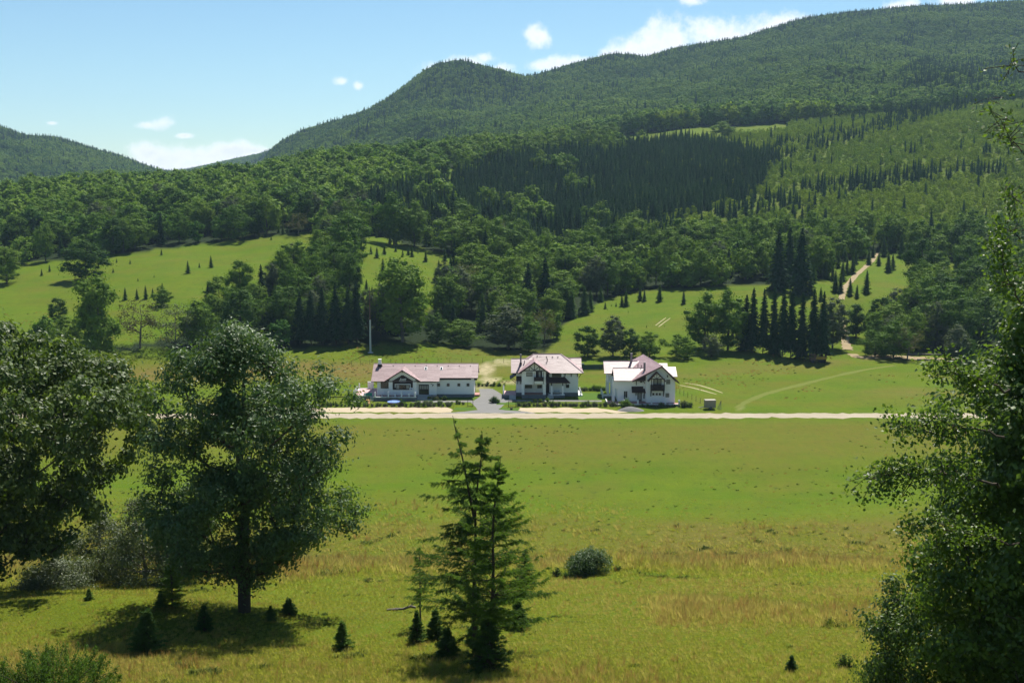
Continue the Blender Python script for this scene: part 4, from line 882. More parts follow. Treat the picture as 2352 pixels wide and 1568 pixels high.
def conifer(seed, H, R, clear=.04, nw=34, nb=7, ns=7, droop=.25, dens=1.0, power=.85, wid=.42, core=.5):
    rng = np.random.RandomState(seed); zs = []
    for i in range(nw): zs.append(clear * H + (H * .985 - clear * H) * (max(0.0, i + rng.uniform(-.3, .3)) / nw) ** .92)
    zb = np.repeat(np.clip(zs, .02 * H, H * .985), nb) + rng.normal(size=nw * nb) * .012 * H; n = len(zb)
    ph = rng.uniform(0, 6.283, n); f = np.clip(1 - zb / H, .015, 1)
    lowcut = np.clip((zb / H - clear) / .10 + .72, .72, 1)
    L = R * f ** power * rng.uniform(.72, 1.12, n) * lowcut + .01 * H
    bd = np.stack([np.cos(ph), np.sin(ph), np.zeros(n)], 1); sd = np.stack([-np.sin(ph), np.cos(ph), np.zeros(n)], 1)
    P, T, N, S = [], [], [], []
    for j in range(ns):
        t = .18 + .82 * (j + rng.uniform(0, 1, n)) / ns; side = np.where((np.arange(n) + j) % 2, 1., -1.)[:, None]
        if j == ns - 1: side = side * .15
        pos = np.zeros((n, 3)); pos[:, 2] = zb; pos += bd * (L * t)[:, None]
        pos[:, 2] += L * (.12 * t - droop * 1.5 * t * t * np.clip(f * 1.3, .3, 1))
        d = unit(bd * .75 + sd * side * .8 + np.array((0, 0, -.28)) + rng.normal(size=(n, 3)) * .12)
        size = L * .46 * (1 - .5 * t) + .022 * H * .8
        P.append(pos + d * (size * .3)[:, None]); T.append(d); N.append(unit(np.array((0, 0, .8)) + bd * .6 + rng.normal(size=(n, 3)) * .4)); S.append(size * rng.uniform(.8, 1.2, n))
    P, T, N, S = np.concatenate(P), np.concatenate(T), np.concatenate(N), np.concatenate(S)
    m = 8; tp = np.zeros((m, 3)); tp[:, 2] = np.linspace(H * .93, H, m); P = np.concatenate([P, tp])
    T = np.concatenate([T, unit(rng.normal(size=(m, 3)) * .3 + np.array((0, 0, 1.)))]); N = np.concatenate([N, rand_unit(rng, m)]); S = np.concatenate([S, np.full(m, .06 * H)])
    nodes = [(0, 0, H * i / 6) for i in range(7)]
    TV, TF = tubes(np.array(nodes), [-1] + list(range(6)), np.array([max(.008, .0115 * H * (1 - i / 6.2)) for i in range(7)]), 0, 6)
    LV = quads(P, T, N, S, wid, .25)
    if core:                     # opaque cone added inside to block light through the crown
        k, m = 8, 7; ring = []
        for j in range(m):
            z = clear * H + (H * .9 - clear * H) * j / (m - 1); r = core * R * max(.02, 1 - z / H) ** power; a = np.arange(k) * 2 * np.pi / k + j * .4
            ring.append(np.stack([r * np.cos(a), r * np.sin(a), np.full(k, z)], 1) + rng.normal(size=(k, 3)) * .1 * r)
        q = [np.stack([ring[j][i], ring[j][(i + 1) % k], ring[j + 1][(i + 1) % k], ring[j + 1][i]]) for j in range(m - 1) for i in range(k)]
        LV = np.concatenate([LV, np.concatenate(q)])
    return (TV, TF), LV
def needle_tree(seed, H, R, clear, nw, nb, ntw, nneed, need, droop=.3, power=.8, tops=((0, 0),), lean=0.0, twl=.5, upturn=.25, sparse=0.0, base_fill=0):
    """a near conifer: trunk, whorls of branches, twigs clothed in needle tufts"""
    rng = np.random.RandomState(seed); nodes, par, rad = [], [], []
    for ti, (tx, th) in enumerate(tops):
        hh = H - th; split = 0 if ti == 0 else H * .62
        for i in range(15):
            t = i / 14; z = split + (hh - split) * t; k = max(0, (z - H * .6) / (H * .4))
            nodes.append((lean * z / H + tx * k + .015 * H * math.sin(z * 1.3 + ti) * t * .4, .008 * H * math.sin(z * 1.1), z)); par.append(-1 if i == 0 else len(nodes) - 2)
            rad.append(max(.011, .0105 * H * (1 - z / hh) ** .8 + .012))
    tw_p, tw_d, tw_l = [], [], []
    zs = np.linspace(clear * H, H * .97, nw)
    for w, z in enumerate(zs):
        for b in range(nb):
            if rng.uniform() < sparse: continue
            ti = rng.randint(len(tops)) if z > H * .63 else 0
            hh = H - tops[ti][1]
            if z > hh * .98: continue
            zz = z + rng.normal() * .03 * H; k = max(0, (zz - H * .6) / (H * .4)); base = np.array((lean * zz / H + tops[ti][0] * k, 0, zz))
            ph = rng.uniform(0, 6.283); f = max(.02, 1 - zz / hh); L = R * f ** power * rng.uniform(.42, 1.2) + .012 * H
            if zz < H * (clear + .12): L *= .8
            bd = np.array((math.cos(ph), math.sin(ph), 0)); last = None; m = 7
            k0 = int(np.argmin(np.linalg.norm(np.array(nodes[:15 * len(tops)]) - base, axis=1))); last = k0
            bp = []
            for j in range(1, m + 1):
                t = j / m; q = base + bd * L * t + np.array((0, 0, L * (.28 * t - droop * 1.3 * t * t + upturn * t ** 3))); q += rng.normal(size=3) * .012 * L
                nodes.append(tuple(q)); par.append(last); rad.append(max(.006, .02 * (1 - t) * (L / R + .3))); last = len(nodes) - 1; bp.append(q)
            bp = np.array([base] + bp)
            for j in range(int(ntw * (L / R * .75 + .3))):
                t = rng.uniform(.12, 1.0); x = t * m; i0 = min(m - 1, int(x)); pos = bp[i0] + (bp[i0 + 1] - bp[i0]) * (x - i0)
                sd = np.array((-bd[1], bd[0], 0)) * (1 if j % 2 else -1) * (rng.uniform(.3, 1) if t < .97 else .1)
                d = bd * rng.uniform(.4, .9) + sd + np.array((0, 0, rng.uniform(-1.1, .1) * droop * 2.2 + .1)); tw_p.append(pos); tw_d.append(d / np.linalg.norm(d)); tw_l.append(twl * rng.uniform(.5, 1.1) * (1.1 - .5 * t) * (.5 + .5 * min(1, L / R * 1.6)))
    for ti, (tx, th) in enumerate(tops):                   # the leaders carry short needles
        for j in range(14):
            zz = (H - th) * (1 - .13 * rng.uniform()); k = max(0, (zz - H * .6) / (H * .4)); d = np.array((rng.normal() * .5, rng.normal() * .5, .8))
            tw_p.append(np.array((lean * zz / H + tx * k, 0, zz))); tw_d.append(d / np.linalg.norm(d)); tw_l.append(.16)
    tw_p, tw_d, tw_l = np.array(tw_p), np.array(tw_d), np.array(tw_l); n = len(tw_p) * nneed
    t = np.tile((np.arange(nneed) + .5) / nneed, len(tw_p)); D = np.repeat(tw_d, nneed, 0); Lr = np.repeat(tw_l, nneed)
    P = np.repeat(tw_p, nneed, 0) + D * (t * Lr)[:, None]; P[:, 2] -= .18 * droop * Lr * t * t
    T = unit(D * .55 + rand_unit(rng, n) * .85); s = need * rng.uniform(.7, 1.2, n) * (1.1 - .4 * t)
    V = quads(P + T * s[:, None] * .4, T, rand_unit(rng, n), s, .30, .1)
    return tubes(np.array(nodes), par, np.array(rad), 0, 5), V
def bush_leaves(seed, W, D, H, n_cl, n_leaf, leaf, asp=.45, spread=.3, lumps=5):
    """a low rounded bush: leaf clusters over a lumpy dome, stems inside"""
    rng = np.random.RandomState(seed); c = np.stack([rng.uniform(-.55, .55, lumps) * W, rng.uniform(-.5, .5, lumps) * D, rng.uniform(.25, .55, lumps) * H], 1)
    rr = rng.uniform(.5, .8, lumps); c[:, 2] = H * (.58 - .42 * (np.abs(c[:, 0]) / (.55 * W)) ** 1.5) * rng.uniform(.8, 1.05, lumps)
    k = rng.randint(lumps, size=n_cl); d = rand_unit(rng, n_cl); d[:, 2] = np.abs(d[:, 2]) * np.where(rng.uniform(size=n_cl) < .25, -1, 1)
    C = c[k] + d * np.stack([rr[k] * W * .62, rr[k] * D * .62, rr[k] * H * .75], 1) * rng.uniform(.55, 1, n_cl)[:, None] ** .6; C[:, 2] = np.maximum(C[:, 2], .06 * H)
    n = n_cl * n_leaf; P = np.repeat(C, n_leaf, 0) + rng.normal(size=(n, 3)) * spread; P[:, 2] = np.maximum(P[:, 2], .03)
    N = unit(unit(P - np.array((0, 0, .3 * H))) * .6 + rand_unit(rng, n) * .8 + np.array((0, 0, .4))); T = np.cross(N, rand_unit(rng, n))
    nodes, par, rad = [np.zeros(3)], [-1], [.03]
    for q in C[::max(1, n_cl // 40)]:
        b = np.array((q[0] * .15, q[1] * .15, 0.)); m = b + (q - b) * .5 + np.array((0, 0, .1 * H)); nodes += [b, m, q]; i = len(nodes) - 3; par += [-1, i, i + 1]; rad += [.05, .035, .015]
    return tubes(np.array(nodes), par, np.array(rad), 0, 4), quads(P, T, N, leaf * rng.uniform(.6, 1.3, n), asp)

def plant(name, wood, leaves, leaf_m, bark_m, label=None, cat='tree', loc=(0, 0, 0), rz=0.0, group=None, scale=None, parts=('trunk', 'crown')):
    t = thing(name, label, cat, loc, rz, group, scale)
    if len(wood[0]): link(parts[0], np_mesh(parts[0], wood[0], wood[1], bark_m, True), t)
    link(parts[1], np_mesh(parts[1], leaves, quad_faces(len(leaves) // 4), leaf_m), t)
    return t

ROUND = [(0, .45), (.12, .8), (.35, 1), (.6, .95), (.8, .72), (.93, .42), (1, .12)]
TALL = [(0, .35), (.15, .75), (.4, 1), (.65, .9), (.85, .55), (1, .12)]
POP = [(0, .55), (.15, .85), (.5, 1), (.8, .95), (.93, .7), (1, .35)]
CONE = [(0, .8), (.2, 1), (.45, .85), (.7, .55), (.9, .28), (1, .08)]
LOW = [(0, .75), (.2, 1), (.5, .95), (.8, .65), (1, .2)]
def scaled(prof, w): return [(t, h * w) for t, h in prof]
# prototypes (mesh pairs) for trees of the middle distance: name -> (wood mesh, leaf mesh, height, width)
PROTO = {}
def proto(key, wood, leaves, lm, bm, H, W):
    PROTO[key] = (np_mesh('trunk', wood[0], wood[1], bm, True), np_mesh('crown', leaves, quad_faces(len(leaves) // 4), lm), H, W)
for i, (key, prof, w, lm, z0, n) in enumerate([
        ('round_a', ROUND, 6.4, 'leaf_mid', 1.6, 120), ('round_b', ROUND, 6.0, 'leaf_dark', 1.2, 120), ('round_c', ROUND, 5.6, 'leaf_lite', 2.0, 110),
        ('tall_a', TALL, 4.6, 'leaf_mid', 1.5, 110), ('tall_b', TALL, 4.2, 'leaf_lite', 1.8, 105), ('tall_c', TALL, 4.6, 'leaf_dark', 1.3, 110), ('tall_d', TALL, 4.8, 'leaf_grey', 1.6, 105),
        ('pop_a', POP, 4.2, 'leaf_mid', 2.4, 150), ('pop_b', POP, 3.6, 'leaf_lite', 3.0, 130),
        ('will_a', ROUND, 6.2, 'leaf_olive', 3.6, 80), ('will_b', LOW, 6.8, 'leaf_grey', 2.0, 100), ('low_a', LOW, 7.5, 'leaf_mid', .8, 120), ('low_b', LOW, 7.0, 'leaf_lite', .8, 110)]):
    thin = key.startswith('will')
    wd, lv = broadleaf(100 + i, 16, z0, scaled(prof, w), int(n * .72), 62 if not thin else 22, .50, .68, .90, .30, .045, shell=.36, lob=.20, gap=.4, gl=3.0, core=0.0 if thin else .84)
    proto(key, wd, lv, M[lm], M['bark_l' if thin or key.startswith('pop') else 'bark'], 16.0, w * 2.15)
for i, (key, R, clear, lm, dr) in enumerate([('spruce_a', 3.0, .03, 'spruce', .30), ('spruce_b', 2.6, .03, 'spruce', .25), ('spruce_c', 3.3, .13, 'spruce', .34), ('spruce_y', 3.6, .02, 'spruce_l', .15), ('spruce_z', 3.0, .02, 'spruce_l', .15)]):
    wd, lv = conifer(200 + i, 16, R, clear, 40 if i < 3 else 26, 7, 7, dr, wid=.52)
    proto(key, wd, lv, M[lm], M['bark'], 16.0, R * 2.0)

def put(key, u, v, hpx, wpx, name, label, group=None, cat='tree', rz=None, ymin=200.0, loc=None):
    wm, lm, H, W = PROTO[key]
    x, y, z = loc if loc else gp(u, v, ymin)
    k = pxm(y, z); h = hpx / k
    sx = (wpx / k) / W if wpx else h / H
    t = thing(name, label, cat, (x, y, z - .1), random.Random(int(u * 7 + v)).uniform(0, 6.28) if rz is None else rz, group, (sx, sx, h / H))
    link('trunk', wm, t); link('crown', lm, t)
    return t
# ------------------------------------------------------------------ things around the houses
M['wire'] = plain('wire', (.16, .16, .155), .5, .4, .1)
M['mesh_green'] = plain('green_mesh', (.03, .07, .045), .7, .2, .25, 3.0)
M['wood_post'] = plain('post_wood', (.07, .055, .04), .9, .1, .3, 3.0)
M['plastic_w'] = plain('white_plastic', (.80, .80, .80), .4, .4, .03)
M['beige'] = plain('beige_panel', (.26, .235, .19), .6, .3, .1, 1.0)
M['tyre'] = plain('rubber', (.02, .02, .02), .8, .2, .2)
M['yellow'] = plain('yellow_paint', (.42, .24, .03), .5, .4, .2)
M['teal'] = plain('teal_cloth', (.03, .24, .19), .8, .1, .15)
M['blue'] = plain('blue_mat', (.12, .22, .50), .6, .3, .2)
M['orange_wood'] = plain('orange_wood', (.36, .20, .06), .7, .2, .25)
M['pole_grey'] = plain('pole_concrete', (.42, .44, .44), .8, .2, .08, 1.0)
M['rust'] = plain('rusty_steel', (.15, .085, .06), .8, .2, .25, 1.0)
def fence(label, pts, h=1.35, post='wood_post', wires=(.35, .75, 1.15), r=.05, panel=None, name='wire_fence'):
    x0, y0 = pts[0]; z0 = float(hgt(x0, y0)); t = thing(name, label, 'fence', (x0, y0, z0))
    Q = [(x - x0, y - y0, float(hgt(x, y)) - z0) for x, y in pts]
    for (x, y, z) in Q: MB().cyl((x, y, z - .15), (x, y, z + h), r, r * .85, 6).build('post', M[post], t)
    for w in wires:
        b = MB()
        for p, q in zip(Q[:-1], Q[1:]): b.bar((p[0], p[1], p[2] + w), (q[0], q[1], q[2] + w), .012)
        b.build('wire', M['wire'], t)
    if panel:
        for p, q in zip(Q[:-1], Q[1:]): MB().bar((p[0], p[1], p[2] + h * .47), (q[0], q[1], q[2] + h * .47), .02, h * .82).build('screen_panel', M[panel], t)
    return t
def lerp_pts(p, q, n): return [(p[0] + (q[0] - p[0]) * i / (n - 1), p[1] + (q[1] - p[1]) * i / (n - 1)) for i in range(n)]
a = gp(700, 848)[:2]; b = gp(870, 835)[:2]; c = gp(1060, 832)[:2]; d = gp(1205, 833)[:2]
fence('thin post-and-wire fence across the meadow behind the restaurant', lerp_pts(a, b, 9)[:-1] + lerp_pts(b, c, 8)[:-1] + lerp_pts(c, d, 7), 1.5)
fence('dark fence with green windscreen behind the middle house', lerp_pts(gp(1336, 850)[:2], gp(1392, 849)[:2], 5), 1.9, 'wood_post', (1.8,), .06, 'mesh_green', 'screen_fence')
fence('post fence running back from the road right of the gabled house', lerp_pts((45.0, 325.0), (50.5, 303.0), 9), 1.5, 'wood_post', (.5, 1.0), .06)
fence('low garden fence before the restaurant flower bed', lerp_pts((-50, 300.6), (-15.2, 300.6), 13), 1.5, 'metal_grey', (.3, .75, 1.2, 1.45), .035, None, 'garden_fence')
fence('low garden fence before the middle house shrubs', lerp_pts((1.4, 300.7), (27.5, 300.7), 11), 1.5, 'metal_grey', (.3, .75, 1.2, 1.45), .035, None, 'garden_fence')
fence('low garden fence before the gabled house terrace', lerp_pts((28.6, 299.8), (46.6, 299.8), 7), 1.4, 'metal_grey', (.3, .75, 1.2), .035, None, 'garden_fence')
def gate(label, x, y, w, h):
    t = thing('gate', label, 'gate', (x, y, 0))
    for xx in (0, w): MB().box(xx - .06, xx + .06, -.06, .06, 0, h).build('gate_post', M['timber'], t)
    MB().box(.06, w - .06, -.04, .04, h - .12, h - .02).build('rail', M['timber'], t); MB().box(.06, w - .06, -.04, .04, .08, .18).build('rail', M['timber'], t)
gate('brown open gate frame beside the drive, restaurant side', -11.55, 301.6, 1.35, 1.75); gate('small brown gate frame at the middle house side of the drive', -.9, 300.4, 1.9, 1.7)
# tables and chairs on the restaurant terrace
def chair(x, y, z, rz, label):
    t = thing('terrace_chair', label, 'chair', (x, y, z), rz, 'white chairs on the restaurant terrace')
    MB().box(-.23, .23, -.22, .22, .42, .46).build('seat', M['plastic_w'], t); MB().box(-.22, .22, .2, .25, .5, .92).build('backrest', M['plastic_w'], t)
    for sx in (-.2, .2):
        for sy in (-.19, .21): MB().box(sx - .025, sx + .025, sy - .025, sy + .025, 0, .42 if sy < 0 else .5).build('leg', M['plastic_w'], t)
    return t
def table(x, y, z, label):
    t = thing('terrace_table', label, 'table', (x, y, z), 0, 'white tables on the restaurant terrace')
    MB().cyl((0, 0, .70), (0, 0, .745), .58, .58, 16).build('tabletop', M['plastic_w'], t); MB().cyl((0, 0, .06), (0, 0, .70), .05, .05, 8).build('column', M['plastic_w'], t); MB().cyl((0, 0, 0), (0, 0, .06), .3, .26, 12).build('base', M['plastic_w'], t)
for k, (x, wh) in enumerate(((-34.9, 'leftmost'), (-31.3, 'middle'), (-27.6, 'rightmost'))):
    table(x, 310.6, 1.0, wh + ' white table on the restaurant terrace')
    for j, (dx, dy, rz, side) in enumerate(((-.95, 0, math.pi / 2, 'left'), (.95, 0, -math.pi / 2, 'right'), (0, .9, 0, 'far'), (-.05, -.9, math.pi, 'near'))):
        if k == 0 and j == 3: continue
        chair(x + dx, 310.6 + dy, 1.0, rz + .15 * (j - 1), 'white chair on the %s side of the %s terrace table' % (side, wh))
# playthings by the terrace
t = thing('trampoline', 'round blue trampoline with dark posts in front of the terrace wall', 'trampoline', (-31.2, 305.2, 0))
MB().cyl((0, 0, .55), (0, 0, .62), 1.75, 1.75, 20).build('mat', M['blue'], t); MB().cyl((0, 0, .50), (0, 0, .548), 1.85, 1.85, 20).build('frame', M['metal_grey'], t)
for k in range(6): an = k * math.pi / 3 + .2; MB().cyl((1.8 * math.cos(an), 1.8 * math.sin(an), 0), (1.8 * math.cos(an), 1.8 * math.sin(an), 2.2), .035, .035, 6).build('post', M['timber'], t)
t = thing('play_tower', 'wooden play frame with orange slide left of the terrace steps', 'play frame', (-38.6, 305.6, 0))
for x in (0, .95):
    for y in (0, .9): MB().box(x - .05, x + .05, y - .05, y + .05, 0, 1.7).build('post', M['timber'], t)
MB().box(-.1, 1.05, -.1, 1.0, .85, .93).build('platform', M['orange_wood'], t); MB().box(-.1, 1.05, -.08, -.02, 1.35, 1.45).build('rail', M['timber'], t)
MB().bar((.75, .0, .95), (.95, -1.3, .15), .5, .06).build('slide', M['orange_wood'], t)
o = MB().prism([(0, .95), (1.7, .95), (1.7, 1.85), (0, 1.85)], -.03, .03).build('windbreak', M['teal']); o.location = (-39.3, 310.75, .05); tag(o, 'teal cloth windbreak hung at the left end of the terrace', 'windbreak')
# porch swing, lounger, bins
t = thing('porch_swing', 'pale cushioned porch swing under the middle house entry roof', 'swing seat', (11.0, 314.4, .78))
MB().box(0, 2.3, 0, .6, .35, .5).build('seat', M['glass_curtain'], t); MB().box(0, 2.3, .5, .62, .5, 1.25).build('backrest', M['plastic_w'], t)
for x in (.05, 2.25): MB().box(x - .05, x + .05, -.05, .65, 0, .35).build('leg', M['white'], t)
MB().box(.35, 1.95, .44, .499, .6, 1.05).build('cushion', plain('pale_blue_cloth', (.42, .52, .58)), t)
t = thing('folding_lounger', 'dark folding lounger with pale stripes leaning by the gabled house wall', 'lounger', (29.9, 306.0, .36), .3)
MB().bar((0, 0, .1), (0, .5, 1.5), .75, .08, (1, 0, 0)).build('frame', plain('navy_cloth', (.02, .03, .06)), t)
for x in (-.2, .12): MB().bar((x, -.05, .35), (x, .42, 1.45), .1, .03, (1, 0, 0)).build('stripe', M['plastic_w'], t)
t = thing('garden_bin', 'dark green bin beside the windscreen fence', 'bin', gp(1337, 849)); MB().cyl((0, 0, 0), (0, 0, 1.8), .55, .7, 10).build('body', M['mesh_green'], t); MB().cyl((0, 0, 1.802), (0, 0, 1.95), .75, .7, 10).build('lid', M['mesh_green'], t)
t = thing('flower_tub', 'black round tub on the right-hand grass island', 'tub', (-.15, 297.4, .02)); MB().cyl((0, 0, 0), (0, 0, .42), .28, .38, 12).build('pot', M['tyre'], t); MB().cyl((0, 0, .422), (0, 0, .45), .34, .34, 12).build('soil', M['bark'], t)
# gravel heap
def heap():
    n, m = 26, 12; V = []; rg = np.random.RandomState(3)
    for j in range(m):
        for i in range(n):
            a = 2 * math.pi * i / n; r = 1 - j / (m - 1); q = fbm(np.array([math.cos(a) * 2 + j * .2]), np.array([math.sin(a) * 2 + 9]))[0]
            V.append((3.6 * r * math.cos(a) * (1 + q * .25), 2.0 * r * math.sin(a) * (1 + q * .25), 1.05 * (1 - r ** 1.5) + rg.normal() * .015 - .02))
    Fq = [(j * n + i, j * n + (i + 1) % n, (j + 1) * n + (i + 1) % n, (j + 1) * n + i) for j in range(m - 1) for i in range(n)]
    o = link('gravel_heap', np_mesh('gravel_heap', V, Fq, M['drive'], True)); o.location = (30.4, 296.3, 0); tag(o, 'low heap of grey gravel beside the road', 'gravel heap')
heap()
# trailer, lattice frame, lorry, pole, logs
t = thing('box_trailer', 'small beige box trailer with drawbar parked by the road', 'trailer', (51.0, 298.2, 0), .06)
MB().box(-1.25, 1.45, -.9, .9, .5, 2.35).build('body', M['beige'], t); MB().box(-1.3, 1.5, -.95, .95, 2.352, 2.45).build('lid', M['beige'], t)
for y in (-.8, .8): w = MB().cyl((.2, y - .12, .36), (.2, y + .12, .36), .36, .36, 14).build('wheel', M['tyre'], t); MB().cyl((.2, y - .13, .36), (.2, y + .13, .36), .17, .17, 10).build('hub', M['metal_grey'], w)
MB().bar((-1.25, -.5, .48), (-2.9, 0, .5), .1).bar((-1.25, .5, .48), (-2.9, 0, .5), .1).build('drawbar', M['metal_grey'], t); MB().box(-2.3, -2.2, -.05, .05, 0, .5).build('jack', M['metal_grey'], t); MB().box(-1.2, 1.4, -.8, .8, .4, .498).build('chassis', M['tyre'], t)
t = thing('lattice_frame', 'dark triangular metal frame standing right of the trailer', 'metal frame', (53.0, 298.4, 0))
for p, q in (((0, 0, 0), (1.0, 0, 2.2)), ((1.0, 0, 2.2), (1.05, 0, 0)), ((0, 0, .02), (1.05, 0, .02)), ((.35, 0, .0), (1.0, 0, 2.1)), ((.7, 0, 0), (1.0, 0, 2.0)), ((.25, 0, .55), (1.04, 0, .55)), ((.5, 0, 1.1), (1.02, 0, 1.1))): MB().bar(p, q, .07).build('bar', M['wire'], t)
x, y, z = gp(1886, 833); t = thing('yellow_lorry', 'yellow forestry lorry half hidden under the spruce grove', 'lorry', (x - .6, y + .5, z), math.pi)
MB().box(-2.2, 1.2, -1.05, 1.05, 1.15, 2.0).build('load_bed', M['yellow'], t); MB().box(1.3, 2.9, -1.0, 1.0, .8, 2.7).build('cab', M['rust'], t); MB().box(2.0, 2.92, -1.02, 1.02, 1.8, 2.5).build('cab_window', M['glass'], t); MB().box(-2.2, 2.9, -.5, .5, .7, 1.1).build('chassis', M['tyre'], t)
for xx in (-1.5, -.5, 2.2):
    for yy in (-.95, .95): MB().cyl((xx, yy - .15, .5), (xx, yy + .15, .5), .5, .5, 14).build('wheel', M['tyre'], t)
for xx in (-2.1, -1.0, 1.1): MB().box(xx - .04, xx + .04, -1.0, 1.0, 2.0, 2.75).build('stake', M['rust'], t)
x, y, z = gp(851, 810); k = pxm(y, z); h = 152 / k
t = thing('utility_pole', 'tall slim pole with grey lower and rusty upper half behind the restaurant', 'pole', (x, y, z))
MB().cyl((0, 0, -.2), (0, 0, h * .5), .34, .26, 10).build('lower_shaft', M['pole_grey'], t); MB().cyl((0, 0, h * .5), (0, 0, h), .2, .10, 8).build('upper_shaft', M['rust'], t); MB().cyl((0, 0, 0), (0, 0, .18), 1.0, .9, 12).build('footing', M['concrete'], t)
def log(u, v, L, r, rz, label, m='bark_l', lift=0, ymin=200):
    x, y, z = gp(u, v, ymin); rg = np.random.RandomState(int(u)); b = MB(); p = None
    for i in range(8):
        q = (L * (i / 7 - .5), rg.normal() * r * .5, r * .8 + lift + rg.normal() * r * .2)
        if p: b.cyl(p, q, r * (1 - .06 * i), r * (1 - .06 * (i + 1)), 8)
        p = q
    o = b.build('fallen_log', M[m]); o.location = (x, y, z); o.rotation_euler = (0, 0, rz); return tag(o, label, 'log')
log(2160, 816, 22, .35, -.05, 'long pale log lying on the river bank'); log(2170, 828, 18, .3, .0, 'second pale log nearer on the river bank')
def deadwood():
    x, y, z = gp(922, 1403, 20); b = MB(); pts = [(-.95, 0, .08), (-.4, .1, .12), (.1, 0, .16), (.6, .12, .3), (.95, .1, .22)]
    for p, q in zip(pts[:-1], pts[1:]): b.cyl(p, q, .09, .075, 7)
    for p, q in (((.1, 0, .16), (.5, -.2, .45)), ((.3, 0, .2), (.9, .25, .5)), ((-.2, 0, .14), (-.6, -.3, .25))): b.cyl(p, q, .045, .02, 6)
    o = b.build('dead_branch', M['bark_l']); o.location = (x, y, z); tag(o, 'grey dead branch lying on the grass left of the larches', 'branch')
deadwood()
# garden shrubs along the fences
def shrub_set():
    protos = []
    for i, (lm, W, H) in enumerate((('leaf_mid', .9, 1.3), ('leaf_grey', .8, 1.0), ('leaf_dark', .8, 1.2), ('leaf_lite', .9, .9))):
        wd, lv = bush_leaves(400 + i, W, W, H, 60, 9, .17, .55, .12); protos.append((np_mesh('stems', wd[0], wd[1], M['bark'], True), np_mesh('foliage', lv, quad_faces(len(lv) // 4), M[lm])))
    fl = [plain('petal_white', (.7, .7, .65)), plain('petal_red', (.35, .06, .05)), plain('petal_yellow', (.55, .42, .05))]
    rg = np.random.RandomState(6)
    petals = []
    for i, mt in enumerate(fl):
        n = 26; P = rand_unit(rg, n) * np.array((.75, .75, .5)) + np.array((0, 0, .8)); P[:, 2] = np.abs(P[:, 2]); petals.append(np_mesh('blossom', quads(P, rand_unit(rg, n), rand_unit(rg, n), np.full(n, .14), .9), quad_faces(n), mt))
    def row(x0, x1, y, n, lab, grp, sc=1.0, flower=.25):
        for i in range(n):
            x = x0 + (x1 - x0) * (i + rg.uniform(-.3, .3)) / max(1, n - 1); k = rg.randint(4); s = sc * rg.uniform(.7, 1.35)
            t = thing('garden_shrub', '%s, %s from left' % (lab, ordinal(i + 1)), 'shrub', (x, y + rg.uniform(-.35, .35), .0), rg.uniform(0, 6.28), grp, (s, s, s * rg.uniform(.8, 1.2)))
            link('stems', protos[k][0], t); link('foliage', protos[k][1], t)
            if rg.uniform() < flower: link('blossom', petals[rg.randint(3)], t)
    row(-50, -16, 301.5, 34, 'shrub in the flower bed along the restaurant fence', 'shrubs before the restaurant', .95)
    row(2, 27.5, 301.6, 30, 'shrub in the bed along the middle house fence', 'shrubs before the middle house', .9, .2)
    row(29, 46, 300.7, 20, 'shrub in the bed before the gabled house terrace', 'shrubs before the gabled house', .75, .1)
    row(-23, -13, 304.5, 12, 'flowering shrub in the garden right of the restaurant steps', 'flowering shrubs by the restaurant lawn', .8, .7)
    row(-22, -17.5, 310.7, 5, 'bright flowering shrub at the restaurant lawn corner', 'flowering shrubs at the lawn corner', .9, .8)
    row(-5.2, -3.6, 306.5, 5, 'shrub at the corner of the middle house terrace', 'shrubs at the terrace corner', 1.0, .4)
    row(18, 26, 324, 12, 'shrub in the hedge row behind the lawn between the houses', 'hedge row between the houses', .9, 0)
    row(-10.5, -2, 331, 9, 'shrub in the row where the drive ends', 'shrubs at the end of the drive', .9, 0)
    row(6, 9, 306.8, 3, 'flowering clump before the middle house porch', 'flowering clumps before the porch', .9, .6)
    row(28.5, 30.5, 299.2, 3, 'large rounded shrub at the corner by the gravel heap', 'rounded shrubs by the gravel heap', 1.5, 0)
    row(44.5, 46, 300.6, 2, 'pointed shrub at the right end of the gabled house terrace', 'pointed shrubs by the terrace end', 1.4, 0)
shrub_set()
# ------------------------------------------------------------------ trees of the middle distance that stand out one by one
TAKEN = []      # (u, v, half width) of bases, so that the woods keep clear of them
def mid(key, u, v, h, w, label, name='broadleaf_tree', group=None):
    TAKEN.append((u, v, (w or h * .4) * .35)); return put(key, u, v, h, w, name, label, group)
mid('round_c', 16, 652, 84, 78, 'bright green tree at the far left edge of the sloping meadow')
mid('round_b', 197, 642, 90, 98, 'large dark round tree alone on the left sloping meadow')
mid('tall_c', 134, 748, 66, 40, 'small dark upright tree below the left sloping meadow')
mid('pop_b', 228, 842, 205, 92, 'tall bright yellow-green tree left of the big ash')
mid('low_b', 168, 812, 90, 120, 'broad light green bushy tree under the tall yellow-green one')
mid('will_a', 322, 800, 118, 110, 'olive green willow with leaning trunk behind the ash')
mid('will_b', 405, 800, 112, 110, 'grey-green willow beside the olive one')
mid('round_a', 372, 702, 48, 46, 'small round tree among young spruces at the meadow foot')
mid('will_a', 685, 541, 54, 50, 'airy olive tree on the crest of the left meadow')
mid('round_a', 800, 592, 112, 108, 'big rounded beech at the top of the wooded tongue')
mid('tall_a', 905, 562, 118, 76, 'tall double-crowned beech at the upper edge of the middle clearing')
mid('tall_a', 952, 566, 104, 66, 'lower beech beside the tall one above the middle clearing')
mid('round_a', 1038, 580, 92, 122, 'wide rounded beech above the middle clearing')
mid('pop_a', 925, 784, 186, 112, 'very tall poplar with visible trunk behind the restaurant')
mid('tall_d', 875, 770, 120, 60, 'slim poplar left of the very tall poplar')
